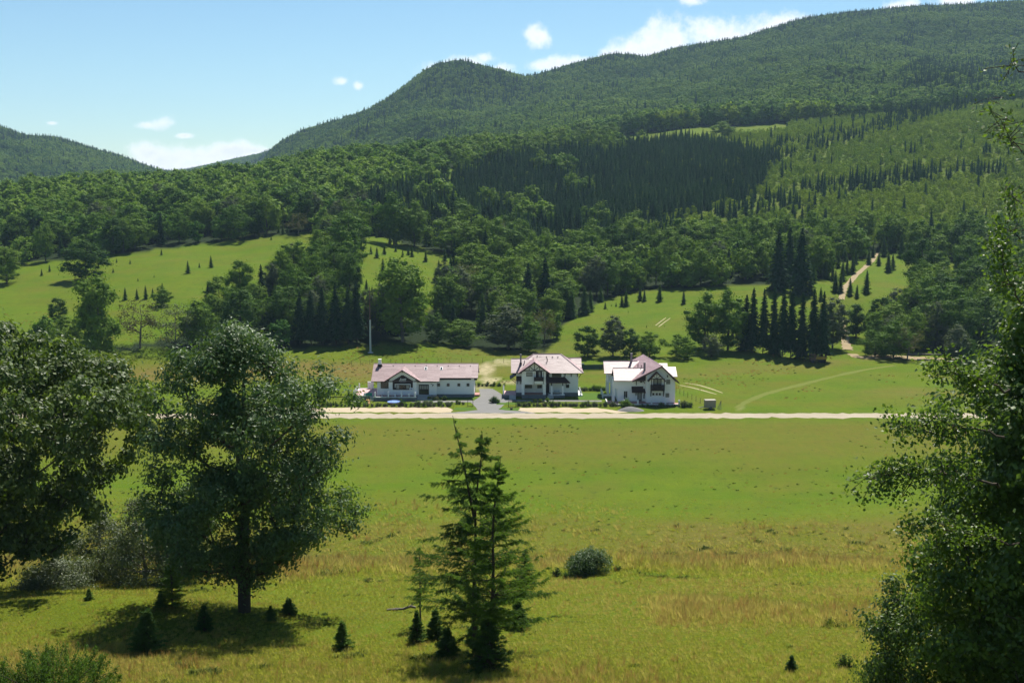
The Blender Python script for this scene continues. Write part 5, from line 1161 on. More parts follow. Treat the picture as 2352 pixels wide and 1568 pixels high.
mid('will_a', 1066, 694, 92, 84, 'brownish half-bare tree right of the middle clearing')
mid('round_c', 1082, 650, 90, 90, 'bright green round tree at the right end of the middle clearing')
mid('round_b', 1002, 786, 68, 62, 'dense round bush tree at the meadow edge behind the restaurant')
mid('low_b', 1060, 792, 60, 96, 'low light green thicket at the meadow edge')
mid('tall_d', 1168, 802, 108, 108, 'grey-green spreading tree at the meadow edge behind the middle house')
mid('tall_a', 1215, 806, 80, 60, 'smaller tree right beside the grey-green spreading one')
mid('will_a', 1250, 792, 86, 68, 'small open willow with forked bare trunk on the slope')
mid('round_c', 1292, 705, 82, 82, 'light green round tree with spruces at its foot')
mid('round_b', 1350, 818, 70, 64, 'dark bushy tree behind the middle house roof')
mid('tall_d', 1408, 818, 96, 62, 'pointed grey-green tree between the two houses')
mid('round_b', 1447, 820, 66, 56, 'dark round tree behind the right-hand house, left of the pair')
mid('round_a', 1492, 820, 64, 62, 'mid green round tree just behind the right-hand house')
mid('low_a', 1562, 822, 56, 72, 'low bush standing alone right of the right-hand house')
mid('tall_a', 1618, 800, 130, 84, 'tall leafy tree at the left end of the spruce grove')
mid('tall_a', 1672, 803, 138, 90, 'second tall leafy tree against the spruce grove')
mid('tall_d', 1634, 820, 54, 48, 'small pale tree with thin trunks in front of the grove')
mid('tall_d', 1912, 800, 120, 74, 'leafy tree at the right end of the spruce grove')
mid('tall_c', 1966, 776, 80, 54, 'dark crooked tree beside the dirt track')
mid('tall_c', 2022, 772, 92, 54, 'dark slender tree between track and big trees')
mid('low_a', 2010, 818, 62, 80, 'dense rounded bush beside the lower track')
mid('round_a', 2052, 822, 96, 88, 'mid green tree in the middle of the riverside clump')
mid('will_a', 2084, 826, 80, 74, 'spreading olive tree with clear trunk by the riverside')
mid('tall_d', 2196, 830, 88, 62, 'slim young tree near the river gravel')
mid('low_a', 2225, 832, 54, 50, 'small shrubby tree near the river gravel')
mid('round_b', 2112, 662, 112, 88, 'big dark beech alone above the right-hand slope')
mid('low_a', 2165, 775, 124, 150, 'huge dark spreading tree at the right-hand wood edge')
mid('round_b', 2245, 720, 110, 110, 'dark round tree up the slope at the right-hand wood')
mid('round_b', 2255, 790, 110, 110, 'dark round tree behind the river gravel')
mid('tall_a', 1402, 330, 48, 44, 'single round tree on the high clearing', )
mid('tall_c', 1352, 334, 44, 46, 'dark tree at the left end of the high clearing')
mid('round_a', 1320, 338, 40, 44, 'rounded tree further left of the high clearing')
mid('tall_a', 1660, 316, 36, 50, 'broad tree at the near rim of the high clearing')
# spruce grove on the flat
GROVE = [(1712, 806, 128, 40), (1728, 810, 150, 36), (1752, 812, 148, 34), (1776, 814, 152, 34), (1797, 820, 158, 36), (1816, 822, 160, 34), (1840, 824, 150, 36), (1866, 828, 166, 38), (1888, 830, 160, 40)]
for k, (u, v, h, w) in enumerate(GROVE):
    mid('spruce_c' if k % 3 else 'spruce_b', u, v, h, w + 12, ('leftmost', 'second', 'third', 'fourth', 'middle', 'sixth', 'seventh', 'eighth', 'rightmost')[k] + ' tall dark spruce of the grove on the flat', 'spruce_tree', 'tall spruces of the grove')
for k, (u, v, h, w) in enumerate([(1786, 668, 140, 60), (1838, 676, 150, 66), (1812, 650, 128, 46)]):
    mid('spruce_a', u, v, h, w, ('big dark spruce left of the pair above the grove', 'broadest dark spruce above the grove', 'dark spruce between and behind the two big ones')[k], 'spruce_tree')
for k, (u, v, h, w) in enumerate([(690, 790, 118, 40), (715, 792, 125, 42), (742, 792, 132, 40), (772, 793, 140, 44), (800, 790, 128, 42), (820, 788, 140, 44)]):
    mid('spruce_c', u, v, h, w + 10, 'dark spruce in the row left of the pole, ' + ('leftmost', 'second from left', 'third from left', 'third from right', 'second from right', 'rightmost')[k], 'spruce_tree', 'spruces in the row by the pole')
for k, (u, v, h, w) in enumerate([(1213, 734, 128, 58), (1252, 712, 120, 50), (746, 592, 84, 50)]):
    mid('spruce_a', u, v, h, w, ('wide dark spruce on the wood edge above the middle house', 'slim dark spruce behind the wide one', 'pointed spruce left of the big rounded beech')[k], 'spruce_tree')
# young spruces out on the grass: u, base row, height
YOUNG_MID = [(865, 546, 16), (841, 553, 6), (834, 579, 12), (852, 583, 18), (866, 592, 24), (883, 584, 22), (909, 578, 16), (925, 590, 16), (938, 586, 20), (946, 590, 24), (960, 582, 7), (978, 600, 24), (1008, 614, 18), (1022, 600, 28),
             (1035, 610, 24), (1048, 612, 30), (1058, 625, 24), (1072, 598, 16), (1000, 648, 30), (1008, 660, 22), (985, 642, 6), (829, 651, 22), (842, 675, 32), (855, 700, 40), (872, 680, 34), (818, 625, 20), (880, 640, 44), (990, 650, 5), (850, 706, 10), (1040, 575, 22), (910, 565, 20), (895, 562, 22)]
YOUNG_LEFT = [(96, 633, 15), (114, 624, 16), (432, 628, 28), (485, 615, 27), (458, 615, 12), (371, 586, 14), (299, 606, 10), (268, 603, 9), (260, 626, 11), (268, 600, 6), (317, 646, 8), (354, 637, 6), (288, 689, 28), (315, 688, 24), (335, 687, 30), (351, 682, 20), (374, 692, 40),
              (545, 548, 18), (557, 550, 14), (597, 544, 10), (610, 544, 16), (623, 551, 10), (650, 538, 22), (640, 536, 18), (660, 536, 16), (388, 569, 5), (427, 567, 5), (490, 553, 6), (735, 548, 14), (720, 552, 12)]
YOUNG_RIGHT = [(1438, 704, 36), (1428, 704, 26), (1470, 690, 32), (1480, 692, 26), (1515, 692, 38), (1570, 698, 30), (1390, 709, 16), (1415, 704, 10), (1404, 703, 5), (1380, 693, 34), (1342, 722, 62), (1356, 715, 46), (1300, 728, 70), (1314, 730, 58), (1330, 724, 16), (1485, 752, 6), (1526, 750, 4), (1443, 718, 5), (1395, 712, 4)]
YOUNG_TRACK = [(1868, 650, 40), (1895, 640, 46), (1912, 645, 34), (1935, 645, 44), (1952, 678, 38), (1968, 683, 28), (1990, 673, 50), (1958, 628, 40), (1945, 630, 36), (1995, 608, 34), (1975, 590, 26), (2018, 610, 30), (2040, 625, 44), (2050, 620, 36), (1918, 670, 46), (1930, 672, 40), (1860, 675, 48), (1925, 615, 36), (1908, 615, 40),
               (1985, 588, 36), (2005, 592, 30), (2030, 590, 44), (2070, 592, 50), (2090, 598, 40), (1885, 690, 30), (2150, 610, 30), (2175, 615, 34), (2195, 620, 28), (1940, 600, 30), (1965, 606, 34)]
for lst, lab, grp in ((YOUNG_MID, 'young spruce scattered over the steep middle clearing', 'young spruces on the middle clearing'), (YOUNG_LEFT, 'little spruce dotted about the left sloping meadow', 'little spruces on the left meadow'),
                      (YOUNG_RIGHT, 'young spruce on the grassy slope above the houses', 'young spruces on the slope above the houses'), (YOUNG_TRACK, 'young spruce beside the dirt track climbing the slope', 'young spruces along the dirt track')):
    nth = {q: i for i, q in enumerate(sorted(lst))}
    for k, (u, v, h) in enumerate(lst):
        mid('spruce_y' if (k * 7) % 3 == 0 else 'spruce_z', u, v, h * 1.06, h * .52, '%s, %s from left' % (lab, ordinal(nth[(u, v, h)] + 1)), 'young_spruce_tree', grp)

# ------------------------------------------------------------------ the woods
def scatter(name, P, rot, scl, idx, objs, label, kind='stuff'):
    """one object of instanced plants"""
    me = bpy.data.meshes.new(name); me.vertices.add(len(P)); me.vertices.foreach_set('co', np.asarray(P, np.float32).ravel())
    for nm, tp, arr in (('rot', 'FLOAT', rot), ('idx', 'INT', idx)):
        a = me.attributes.new(nm, tp, 'POINT'); a.data.foreach_set('value', np.asarray(arr, np.float32 if tp == 'FLOAT' else np.int32))
    a = me.attributes.new('scl', 'FLOAT_VECTOR', 'POINT'); a.data.foreach_set('vector', np.asarray(scl, np.float32).ravel())
    c = bpy.data.collections.new(name + '_kinds')
    for o in objs: c.objects.link(o)
    g = bpy.data.node_groups.new(name, 'GeometryNodeTree'); g.is_modifier = True
    g.interface.new_socket('Geometry', in_out='INPUT', socket_type='NodeSocketGeometry'); g.interface.new_socket('Geometry', in_out='OUTPUT', socket_type='NodeSocketGeometry')
    i = ND(g, 'NodeGroupInput'); o = ND(g, 'NodeGroupOutput'); ip = ND(g, 'GeometryNodeInstanceOnPoints'); ci = ND(g, 'GeometryNodeCollectionInfo')
    ci.inputs['Collection'].default_value = c; ci.inputs['Separate Children'].default_value = True; ci.inputs['Reset Children'].default_value = True
    na = lambda n, t: ND(g, 'GeometryNodeInputNamedAttribute', data_type=t, i_Name=n)
    r = na('rot', 'FLOAT'); s = na('scl', 'FLOAT_VECTOR'); k = na('idx', 'INT'); cx = ND(g, 'ShaderNodeCombineXYZ')
    L = g.links.new; ip.inputs['Pick Instance'].default_value = True
    L(r.outputs[0], cx.inputs[2]); L(i.outputs[0], ip.inputs['Points']); L(ci.outputs[0], ip.inputs['Instance']); L(k.outputs[0], ip.inputs['Instance Index'])
    L(cx.outputs[0], ip.inputs['Rotation']); L(s.outputs[0], ip.inputs['Scale']); L(ip.outputs[0], o.inputs[0])
    ob = link(name, me); md = ob.modifiers.new('scatter', 'NODES'); md.node_group = g
    return tag(ob, label, None, None, kind)

FAR_B, FAR_C, FAR_Y = [], [], []
def far_obj(lst, nm, wood, leaves, lm):
    n = len(leaves) // 4; V = leaves; Fq = quad_faces(n)
    if wood is not None: V = np.concatenate([leaves, wood[0]]); Fq = np.concatenate([Fq, wood[1] + len(leaves)])
    me = np_mesh(nm, V, Fq, lm); me.materials.append(M['bark'])
    if wood is not None:
        mi = np.zeros(len(Fq), np.int32); mi[n:] = 1; me.polygons.foreach_set('material_index', mi)
    lst.append(bpy.data.objects.new('%s_%02d' % (nm, len(lst)), me))
for i in range(6):
    wd, lv = broadleaf(300 + i, 12, 1.2, scaled(ROUND if i % 2 else TALL, 4.3), 38, 30, .88, .75, .80, .2, .09, shell=.34, lob=.22, gap=.35, gl=2.6, core=1.12)
    far_obj(FAR_B, 'wood_broad', wd, lv, M['leaf_far'])
for i in range(4):
    wd, lv = broadleaf(310 + i, 12, 1.0, scaled(TALL if i % 2 else ROUND, 4.0), 38, 30, .84, .75, .80, .2, .09, shell=.34, lob=.22, gap=.35, gl=2.6, core=.95); far_obj(FAR_B, 'wood_broad', wd, lv, M['leaf_lite'])
for i in range(3):
    wd, lv = conifer(330 + i, 12, 2.3, .02, 26, 6, 5, .3, wid=.62); far_obj(FAR_C, 'wood_conifer', wd, lv, M['spruce_far'])
for i in range(3):
    wd, lv = broadleaf(350 + i, 8, .5, scaled(ROUND, 2.9), 16, 22, .66, .75, .70, .12, .09, shell=.4, lob=.2, core=.8); far_obj(FAR_Y, 'wood_young', None, lv, M['leaf_young'])

SPR2 = [(1380, 610), (1460, 555), (1570, 500), (1740, 435), (1790, 375), (1900, 420), (1850, 500), (1700, 555), (1540, 600)]
BAND1 = [(1640, 400), (1800, 330), (1950, 300), (2080, 260), (2200, 230), (2330, 210), (2350, 225), (2230, 255), (2100, 290), (1960, 330), (1800, 375), (1680, 430)]
BAND2 = [(1690, 505), (1760, 465), (1900, 420), (2100, 395), (2300, 385), (2330, 405), (2120, 425), (1950, 460), (1800, 515)]
LOWC = [(1720, 540), (1800, 500), (1900, 520), (1890, 560), (1760, 570)]
HIC = [(2050, 195), (2120, 150), (2200, 165), (2360, 150), (2360, 205), (2180, 225), (2060, 225)]
STREAK = [(2070, 120), (2085, 60), (2110, 60), (2100, 130)]
KNOLL = [(940, 215), (1000, 175), (1080, 165), (1150, 180), (1200, 200), (1150, 230), (1080, 200), (1000, 205)]
def woods():
    rng = np.random.RandomState(11)
    def grid(y0, y1, cell, smax=.60):
        ys = np.arange(y0, y1, cell); out = []
        for y in ys:
            w = smax * y; xs = np.arange(-w, w, cell); out.append(np.stack([xs, np.full(len(xs), y)], 1))
        p = np.concatenate(out); return p + rng.uniform(-.46, .46, p.shape) * cell
    recs = []
    for (y0, y1, cell) in ((362, 1245, 4.6), (1245, 2760, 6.9), (3500, 4560, 15.0)):
        p = grid(y0, y1, cell); x, y = p[:, 0], p[:, 1]; z = hgt(x, y); u, v, d = project(x, y, z)
        keep = ~is_open(x, y, z) & (u > -420) & (u < 2780)
        ru = rng.uniform(size=len(x)); n1 = fbm(x / 90, y / 90); n2 = fbm(x / 40 + 5, y / 40)
        con = in_poly(SPR, u + fbm(x / 60, y / 60 + 8) * 60, v + fbm(x / 60 + 20, y / 60) * 30) & (n2 < .2)
        band = in_poly(BAND1, u, v) | in_poly(BAND2, u, v) | in_poly(HIC, u, v) | in_poly(LOWC, u, v) | in_poly(STREAK, u, v)
        pc = np.where(con, .90, np.where(band, .62, .06 + .22 * sstep(.12, .3, n1)))
        pc = np.where((u > 1500) & (y > 640) & (y < 1240) & ~con & ~band, .025 + .12 * sstep(.1, .25, n2), pc)
        pc = np.where(in_poly(SPR2, u, v) & ~con & (y < 1240), .12 + .75 * sstep(-.02, .16, n2), pc)
        pc = np.where((y > 2450) & (u > 600), .4, pc); pc = np.where((y > 2450) & (u < 420), .35, pc); pc = np.where(in_poly(KNOLL, u, v), .7, pc)
        pc = np.where((y > 1300) & (u < 1250) & (u > 600) & (n1 > .03), .40, pc)
        isc = rng.uniform(size=len(x)) < pc
        young = (u > 1500) & (y > 640) & (y < 1240) & ~con
        young |= (u > 1380) & (v > 400) & (v < 560) & ~con & (y > 560)
        young |= (u > 820) & con
        spacing = np.where(y > 1245, np.where(isc, 6.9, 8.0), np.where(young & ~isc, 4.9, np.where(con, 4.6, np.where(isc, 6.5, np.where(y > 620, 9.6, 10.2)))))
        if y0 > 3000: keep &= (u > 360) & (u < 720)
        keep &= ru < (cell / spacing) ** 2
        h = np.where(isc, np.where(con, rng.uniform(8, 15, len(x)), rng.uniform(9, 17, len(x))), np.where(young, rng.uniform(3.2, 6.5, len(x)), rng.uniform(11, 20, len(x))))
        h = np.where(isc & young & ~con, rng.uniform(6, 12, len(x)), h)
        h = np.where(y > 1300, np.where(isc, rng.uniform(12, 20, len(x)), rng.uniform(10, 15, len(x))), h)
        # taller trees line the far side of the high clearing
        h = np.where((y > 1225) & (y < 1300) & (u > 1250) & (u < 1900), rng.uniform(15, 23, len(x)), h)
        h *= np.where((y < 560) & ~isc, .9, 1)
        keep &= ~hidden(x, y, z, h)
        for (tu, tv, tw) in TAKEN:
            keep &= ~((np.abs(u - tu) < tw) & (np.abs(v - tv) < tw * .35 + 4) & (np.abs(u - tu) < 200))
        k = np.where(keep)[0]
        kind = np.where(isc, 1, np.where(young, 2, 0))
        recs.append(np.stack([x, y, z, u, v, h, kind, d], 1)[k])
    A = np.concatenate(recs)
    inv = (A[:, 3] > -10) & (A[:, 3] < 2362)
    size = A[:, 5] / A[:, 7] * inv
    ind = np.zeros(len(A), bool)
    near_b = np.where(A[:, 6] != 1)[0]; near_b = near_b[np.argsort(-size[near_b])][:240]
    near_c = np.where(A[:, 6] == 1)[0]; near_c = near_c[np.argsort(-size[near_c])][:240]
    ind[near_b] = True; ind[near_c] = True
    def zone(u, v):
        if u < 840 and v > 595: return 'wooded tongue below the left meadow'
        if u < 840: return 'dark wood above the left meadow'
        if u < 1290: return 'wood left of the houses slope' if v > 600 else 'wood above the middle clearing'
        if u < 1760: return 'wood above the houses slope'
        if u < 2060: return 'wood around the dirt track'
        return 'dense wood by the right edge'
    rr = random.Random(5); bins = {}
    for i in np.where(ind)[0]: bins.setdefault((A[i, 6] == 1, zone(A[i, 3], A[i, 4])), []).append(i)
    for (con_, zn), ii in bins.items():
        ii = sorted(ii, key=lambda i: A[i, 1]); m = max(1, math.ceil(len(ii) / 3))
        for r_, row in enumerate((ii[:m], ii[m:2 * m], ii[2 * m:])):
            for n_, i in enumerate(sorted(row, key=lambda i: A[i, 3])):
                x, y, z, u, v, h, kd, d = A[i]; place = '%s from left in %s rank of %s' % (ordinal(n_ + 1), ('front', 'middle', 'back')[r_], zn)
                if con_: key = rr.choice(['spruce_a', 'spruce_b', 'spruce_b', 'spruce_z']); nm, lb, gr = 'forest_spruce_tree', 'dark spruce ' + place, 'spruces of the ' + zn
                else: key = rr.choice(['round_a', 'round_c', 'round_c', 'tall_a', 'tall_a', 'tall_b', 'tall_b', 'tall_d', 'low_b', 'round_b'] if u > 1000 else ['round_a', 'round_a', 'round_b', 'round_c', 'tall_a', 'tall_b', 'tall_c', 'tall_d', 'low_a']); nm, lb, gr = 'forest_broadleaf_tree', 'leafy tree ' + place, 'leafy trees of the ' + zn
                wm, lm, H, W = PROTO[key]; s = h / H; sx = s * rr.uniform(.85, 1.15)
                t = thing(nm, lb, 'tree', (x, y, z - .15), rr.uniform(0, 6.28), gr, (sx, sx, s)); link('trunk', wm, t); link('crown', lm, t)
    B = A[~ind]; n = len(B); rot = rng.uniform(0, 6.28, n)
    for kd, nm, objs, H, lab in ((0, 'broadleaf_forest', FAR_B, 12., 'green broadleaf forest covering the hills and mountains'), (1, 'spruce_forest', FAR_C, 12., 'dark spruce stands scattered through the mountain forest'), (2, 'young_forest', FAR_Y, 8., 'pale young regrowth on the right-hand hillside')):
        q = B[:, 6] == kd; P = B[q][:, :3].copy(); P[:, 2] -= .2; s = B[q][:, 5] / H; m = len(P)
        sx = s * rng.uniform(.85, 1.2, m) * (np.where(B[q][:, 1] > 1300, 1.12, 1.0) if kd == 0 else 1)
        scatter(nm, P, rot[q], np.stack([sx, sx, s], 1), np.where((B[q][:, 3] > 1050) & (B[q][:, 1] < 1240), rng.randint(4, len(objs), size=m), rng.randint(6, size=m)) if kd == 0 else rng.randint(len(objs), size=m), objs, lab)
    print('WOODS', len(A), ind.sum(), n)
woods()
# ------------------------------------------------------------------ near trees and bushes
def near(u, v, ymin=20): return gp(u, v, ymin)
# left: big dark maple whose trunk stands outside the picture
y = 84.0; x = (-80 - 1176) / F * (y * math.cos(PITCH) + 30 * math.sin(PITCH)); z = float(hgt(x, y))
wd, lv = broadleaf(501, 22.2, 2.4, [(0, 6.0), (.1, 8.0), (.25, 10.0), (.4, 11.6), (.5, 12.6), (.62, 13.2), (.7, 12.6), (.77, 9.6), (.85, 6.8), (.92, 4.4), (1, 1.7)], 900, 110, .33, .72, .50, .48, .02, shell=.42, lob=.12, up=.6, gap=.45, gl=2.6)
plant('maple_tree', wd, lv, M['maple'], M['bark'], 'huge dark maple filling the left edge of the view', 'tree', (x, y, z), 1.2)
# ash in the middle left
x, y, z = near(562, 1404); ASH = (x, y, z)
wd, lv = broadleaf(502, 18.4, 1.9, [(0, 1.0), (.06, 2.6), (.15, 4.6), (.28, 5.6), (.42, 5.3), (.55, 5.1), (.68, 5.3), (.78, 5.1), (.87, 3.9), (.94, 2.4), (1, .9)], 640, 100, .27, .50, .46, .42, .018, lean=(.4, 0), shell=.45, lob=.22, up=.55, gap=.72, gl=2.3)
plant('ash_tree', wd, lv, M['ash'], M['bark'], 'tall full-crowned ash with dark trunk left of centre', 'tree', (x, y, z), .4)
x, y, z = near(425, 1330); wd, lv = broadleaf(503, 8.6, 2.6, [(0, .8), (.3, 1.9), (.6, 2.0), (.85, 1.3), (1, .4)], 90, 70, .26, .5, .42, .13, .012, lean=(1.2, 0), shell=.5)
plant('ash_tree', wd, lv, M['ash'], M['bark'], 'small leaning ash sapling just left of the tall ash', 'tree', (x, y, z), 0)
# grey willow bushes below them
def at(u, y): return (u - 1176) / F * (y * math.cos(PITCH) + 25 * math.sin(PITCH))
for k, (u, yy, top, W, lab) in enumerate(((325, 93, 1135, 3.6, 'tall grey-green willow bush between maple and ash'), (225, 96, 1175, 3.6, 'grey-green willow bush under the maple'), (118, 90, 1285, 3.4, 'low spreading willow bush at the maple foot'), (415, 97, 1205, 2.2, 'dark willow bush right of the tall one'))):
    x = at(u, yy); z = float(hgt(x, yy)); a_, dy_, dz_ = pix_dir(u, top); H = max(2.0, CAM_Z + yy * dz_ / dy_ - z)
    wd, lv = broadleaf(510 + k, H, .25, [(0, W * .8), (.2, W), (.5, W * .85), (.75, W * .55), (1, W * .12)], 170, 80, .22, .45, .36, .12, .012, shell=.5, lob=.2)
    plant('willow_bush', wd, lv, M['willow' if k < 3 else 'ash'], M['bark_l'], lab, 'bush', (x, yy, z - .1), k, parts=('stems', 'foliage'))
# right: big beech-like tree close to the camera, several stems
def gz(x, y): return float(hgt(x, y))
def at(u, y): return (u - 1176) / F * (y * math.cos(PITCH) + 20 * math.sin(PITCH))
y = 41.0; x = at(2415, y)
wd, lv = broadleaf(520, 20.5, 2.6, [(0, 4.4), (.07, 5.8), (.16, 5.3), (.26, 4.8), (.36, 4.9), (.45, 4.7), (.55, 3.9), (.65, 2.7), (.79, 1.7), (.88, 1.1), (1, .4)], 1000, 100, .20, .68, .36, .30, .009, shell=.42, lob=.10, up=.55, gap=.3, gl=1.5)
plant('alder_tree', wd, lv, M['beech'], M['bark'], 'big glossy-leaved tree filling the right edge of the view', 'tree', (x, y, gz(x, y)), 2.0)
# its arm reaching left over the meadow
def arm(seed, p0, p1, sag, r, n, spread, leafn, leaf, m, label, name='alder_tree'):
    rng = np.random.RandomState(seed); nodes, par, rad = [], [], []; src = []
    for i in range(n):
        t = i / (n - 1); q = np.array(p0) + (np.array(p1) - np.array(p0)) * t; q[2] -= sag * math.sin(math.pi * t); q += rng.normal(size=3) * .05
        nodes.append(q); par.append(i - 1); rad.append(r * (1 - t * .85))
        if t > .25: src.append(q)
    for i in range(n):
        if i < n * .25: continue
        for k in range(3):
            e = nodes[i] + rng.normal(size=3) * np.array((.35, .35, .3)); nodes.append(e); par.append(i); rad.append(.012); src.append(e)
    src = np.array(src); N_ = len(src) * leafn; P = np.repeat(src, leafn, 0) + rng.normal(size=(N_, 3)) * spread
    Nn = unit(rand_unit(rng, N_) * .9 + np.array((0, 0, .7))); return tubes(np.array(nodes), par, np.array(rad), 0, 5), quads(P, np.cross(Nn, rand_unit(rng, N_)), Nn, leaf * rng.uniform(.6, 1.3, N_), .66)
def at3(u, v, y): a, dy, dz = pix_dir(u, v); return (a / dy * y, y, CAM_Z + dz / dy * y)
y2 = 36.0; x2 = at(2440, y2); base = np.array((x2, y2, gz(x2, y2)))
parts_w, parts_l = [], []; off = 0
rngs = 0
for (u0, v0, u1, v1, sag, r, n) in ((2300, 1120, 1990, 1098, -.3, .05, 22), (2300, 1000, 2050, 985, -.2, .04, 16), (2320, 900, 2150, 850, -.1, .04, 14), (2340, 1250, 2075, 1200, 0, .04, 14), (2340, 700, 2290, 560, 0, .03, 10), (2352, 350, 2262, 225, .1, .02, 7), (2352, 330, 2290, 300, .1, .02, 6), (2345, 470, 2300, 440, .05, .02, 6), (2352, 170, 2320, 130, 0, .02, 5), (2350, 560, 2310, 500, 0, .02, 6)):
    rngs += 1; hi = v0 < 600; w, l = arm(530 + rngs, np.array(at3(u0, v0, y2)) - base, np.array(at3(u1, v1, y2)) - base, sag, r, n,   .13 if hi else .20, 5 if hi else 26, .15, None, '')
    parts_w.append((w[0], w[1] + off)); off += len(w[0]); parts_l.append(l)
wd, lv = broadleaf(521, 13.5, 4.0, [(0, .8), (.2, 1.6), (.5, 1.8), (.8, 1.2), (1, .4)], 110, 60, .17, .68, .36, .13, .01, shell=.5)
parts_w.append((wd[0], wd[1] + off)); off += len(wd[0]); parts_l.append(lv)
tr = tubes(np.array([(0, 0, -.2), (0, 0, 4), (.1, 0, 9), (0, .1, 15), (.2, 0, 22)]), [-1, 0, 1, 2, 3], np.array([.17, .15, .12, .08, .03]), 0, 6); parts_w.append((tr[0], tr[1] + off))
plant('alder_tree', (np.concatenate([p[0] for p in parts_w]), np.concatenate([p[1] for p in parts_w])), np.concatenate(parts_l), M['beech'], M['bark'], 'nearer slender tree whose leafy arm reaches left over the meadow', 'tree', tuple(base), 0)
for k, (u, v, yy, H, W, lab) in enumerate(((2040, 1560, 46, 5.6, 1.15, 'slim bush with pale top at the lower right, left of the big tree'), (2110, 1600, 44, 5.0, 1.5, 'dark bush under the big right-hand tree'), (2230, 1620, 43, 4.6, 1.4, 'dark undergrowth bush between the right-hand stems'), (2330, 1620, 42, 4.4, 1.3, 'dark bush at the lower right corner'))):
    x = at(u, yy); wd, lv = broadleaf(540 + k, H, .5, [(0, W * .75), (.3, W), (.6, W * .9), (.85, W * .6), (1, W * .2)], 110, 55, .15, .62, .28, .07, .008, shell=.5, lob=.2)
    plant('alder_bush', wd, lv, M['ash' if k == 0 else 'beech'], M['bark'], lab, 'bush', (x, yy, gz(x, yy)), k, parts=('stems', 'foliage'))
for k, (u, yy) in enumerate(((2195, 45), (2285, 44), (2345, 45))):
    x = at(u, yy); b = MB(); p = (0, 0, -.2)
    for i in range(1, 8): q = (.10 * math.sin(i * 1.3 + k), .05 * i, i * 1.05); b.cyl(p, q, .10 - .008 * i, .092 - .008 * i, 7); p = q
    for i in (2, 3, 4): b.cyl((.1 * math.sin(i * 1.3 + k), .05 * i, i * 1.05), (.7 * (-1) ** i, .1, i * 1.05 + .9), .035, .015, 5)
    o = b.build('bare_stem', M['bark_l']); o.location = (x, yy, gz(x, yy)); tag(o, ('leftmost', 'middle', 'rightmost')[k] + ' thin bare stem under the big right-hand tree', 'tree stem')
# the two larches in the middle
x, y, z = near(1090, 1500); k = pxm(y, z)
wd, lv = needle_tree(601, (1500 - 985) / k, 5.0, .12, 34, 5, 66, 28, .10, .44, .80, ((.35, 0), (-.95, -.95)), .1, .62, .34, .14)
plant('larch_tree', wd, lv, M['larch_d'], M['bark'], 'tall dark larch with forked top in the middle foreground', 'tree', (x, y, z), 0)
x, y, z = near(1128, 1534); k = pxm(y, z)
wd, lv = needle_tree(602, (1534 - 1040) / k, 3.3, .20, 26, 5, 56, 26, .10, .22, .80, ((.3, 0),), .2, .48, .35, .10)
plant('larch_tree', wd, lv, M['larch'], M['bark'], 'slender bright green larch in front of the forked one', 'tree', (x, y, z), .6)
x, y, z = near(966, 1440); k = pxm(y, z)
wd, lv = needle_tree(603, 190 / k, 1.5, .3, 15, 4, 24, 18, .08, .3, .7, ((0, 0),), 0, .4, .3, .1)
plant('larch_tree', wd, lv, M['larch'], M['bark'], 'small thin larch left of the forked one', 'tree', (x, y, z), .6)
# dense young spruces near by: shared meshes
SAP = []
for i, (R, lm) in enumerate(((.44, 'juniper'), (.36, 'spruce_l'), (.52, 'spruce_l'))):
    wd, lv = needle_tree(620 + i, 1.6, R, .03, 15, 7, 16, 14, .075, .16, 1.05, ((0, 0),), 0, .17, .15, 0); SAP.append((np_mesh('trunk', wd[0], wd[1], M['bark'], True), np_mesh('crown', lv, quad_faces(len(lv) // 4), M[lm]), 1.6, R * 2.3))
wd, lv = needle_tree(630, 4.0, 1.15, .05, 20, 6, 26, 12, .09, .16, .8, ((0, 0),), 0, .34, .2, 0.05); SAP.append((np_mesh('trunk', wd[0], wd[1], M['bark'], True), np_mesh('crown', lv, quad_faces(len(lv) // 4), M['larch']), 4.0, 2.5))
def sapling(i, u, v, h, w, lab, rz=0):
    w = w * 1.25
    x, y, z = near(u, v); k = pxm(y, z); tm, lm, H, W = SAP[i]; s = h / k / H; sx = w / k / W
    t = thing('young_spruce', lab, 'tree', (x, y, z - .03), rz, None, (sx, sx, s)); link('trunk', tm, t); link('crown', lm, t)
for a in ((1, 340, 1498, 100, 78, 'dark young spruce with bare tip above the juniper'), (1, 470, 1450, 64, 42, 'pointed young spruce below the tall ash'), (2, 622, 1425, 36, 34, 'tiny spruce right of the ash trunk'), (1, 664, 1412, 40, 40, 'ragged tiny spruce further right of the ash'),
          (0, 787, 1490, 66, 54, 'dense bright conical young spruce left of the larches'), (1, 1817, 1540, 38, 30, 'tiny brown-based spruce at the lower right'), (2, 1122, 1536, 136, 118, 'broad dark spruce thicket at the foot of the bright larch'), (2, 1190, 1445, 76, 66, 'dark spruce bush right of the larch trunks'),
          (1, 1026, 1508, 70, 62, 'ragged dark spruce at the left foot of the larches'), (1, 1000, 1468, 72, 46, 'narrow dark spruce left of the larch trunk'), (2, 958, 1475, 74, 52, 'dark young spruce at the left end of the larch group'), (3, 396, 1392, 112, 86, 'light green young spruce in front of the willow bushes'),
          (0, 370, 1394, 40, 34, 'very small spruce beside the light green one'), (0, 205, 1376, 26, 26, 'tiny spruce on the mound under the maple'), (1, 1092, 1480, 60, 50, 'dark little spruce between the two larch trunks'), (3, 1205, 1350, 90, 70, 'dark spruce half hidden behind the larches')):
    sapling(*a, rz=a[1])
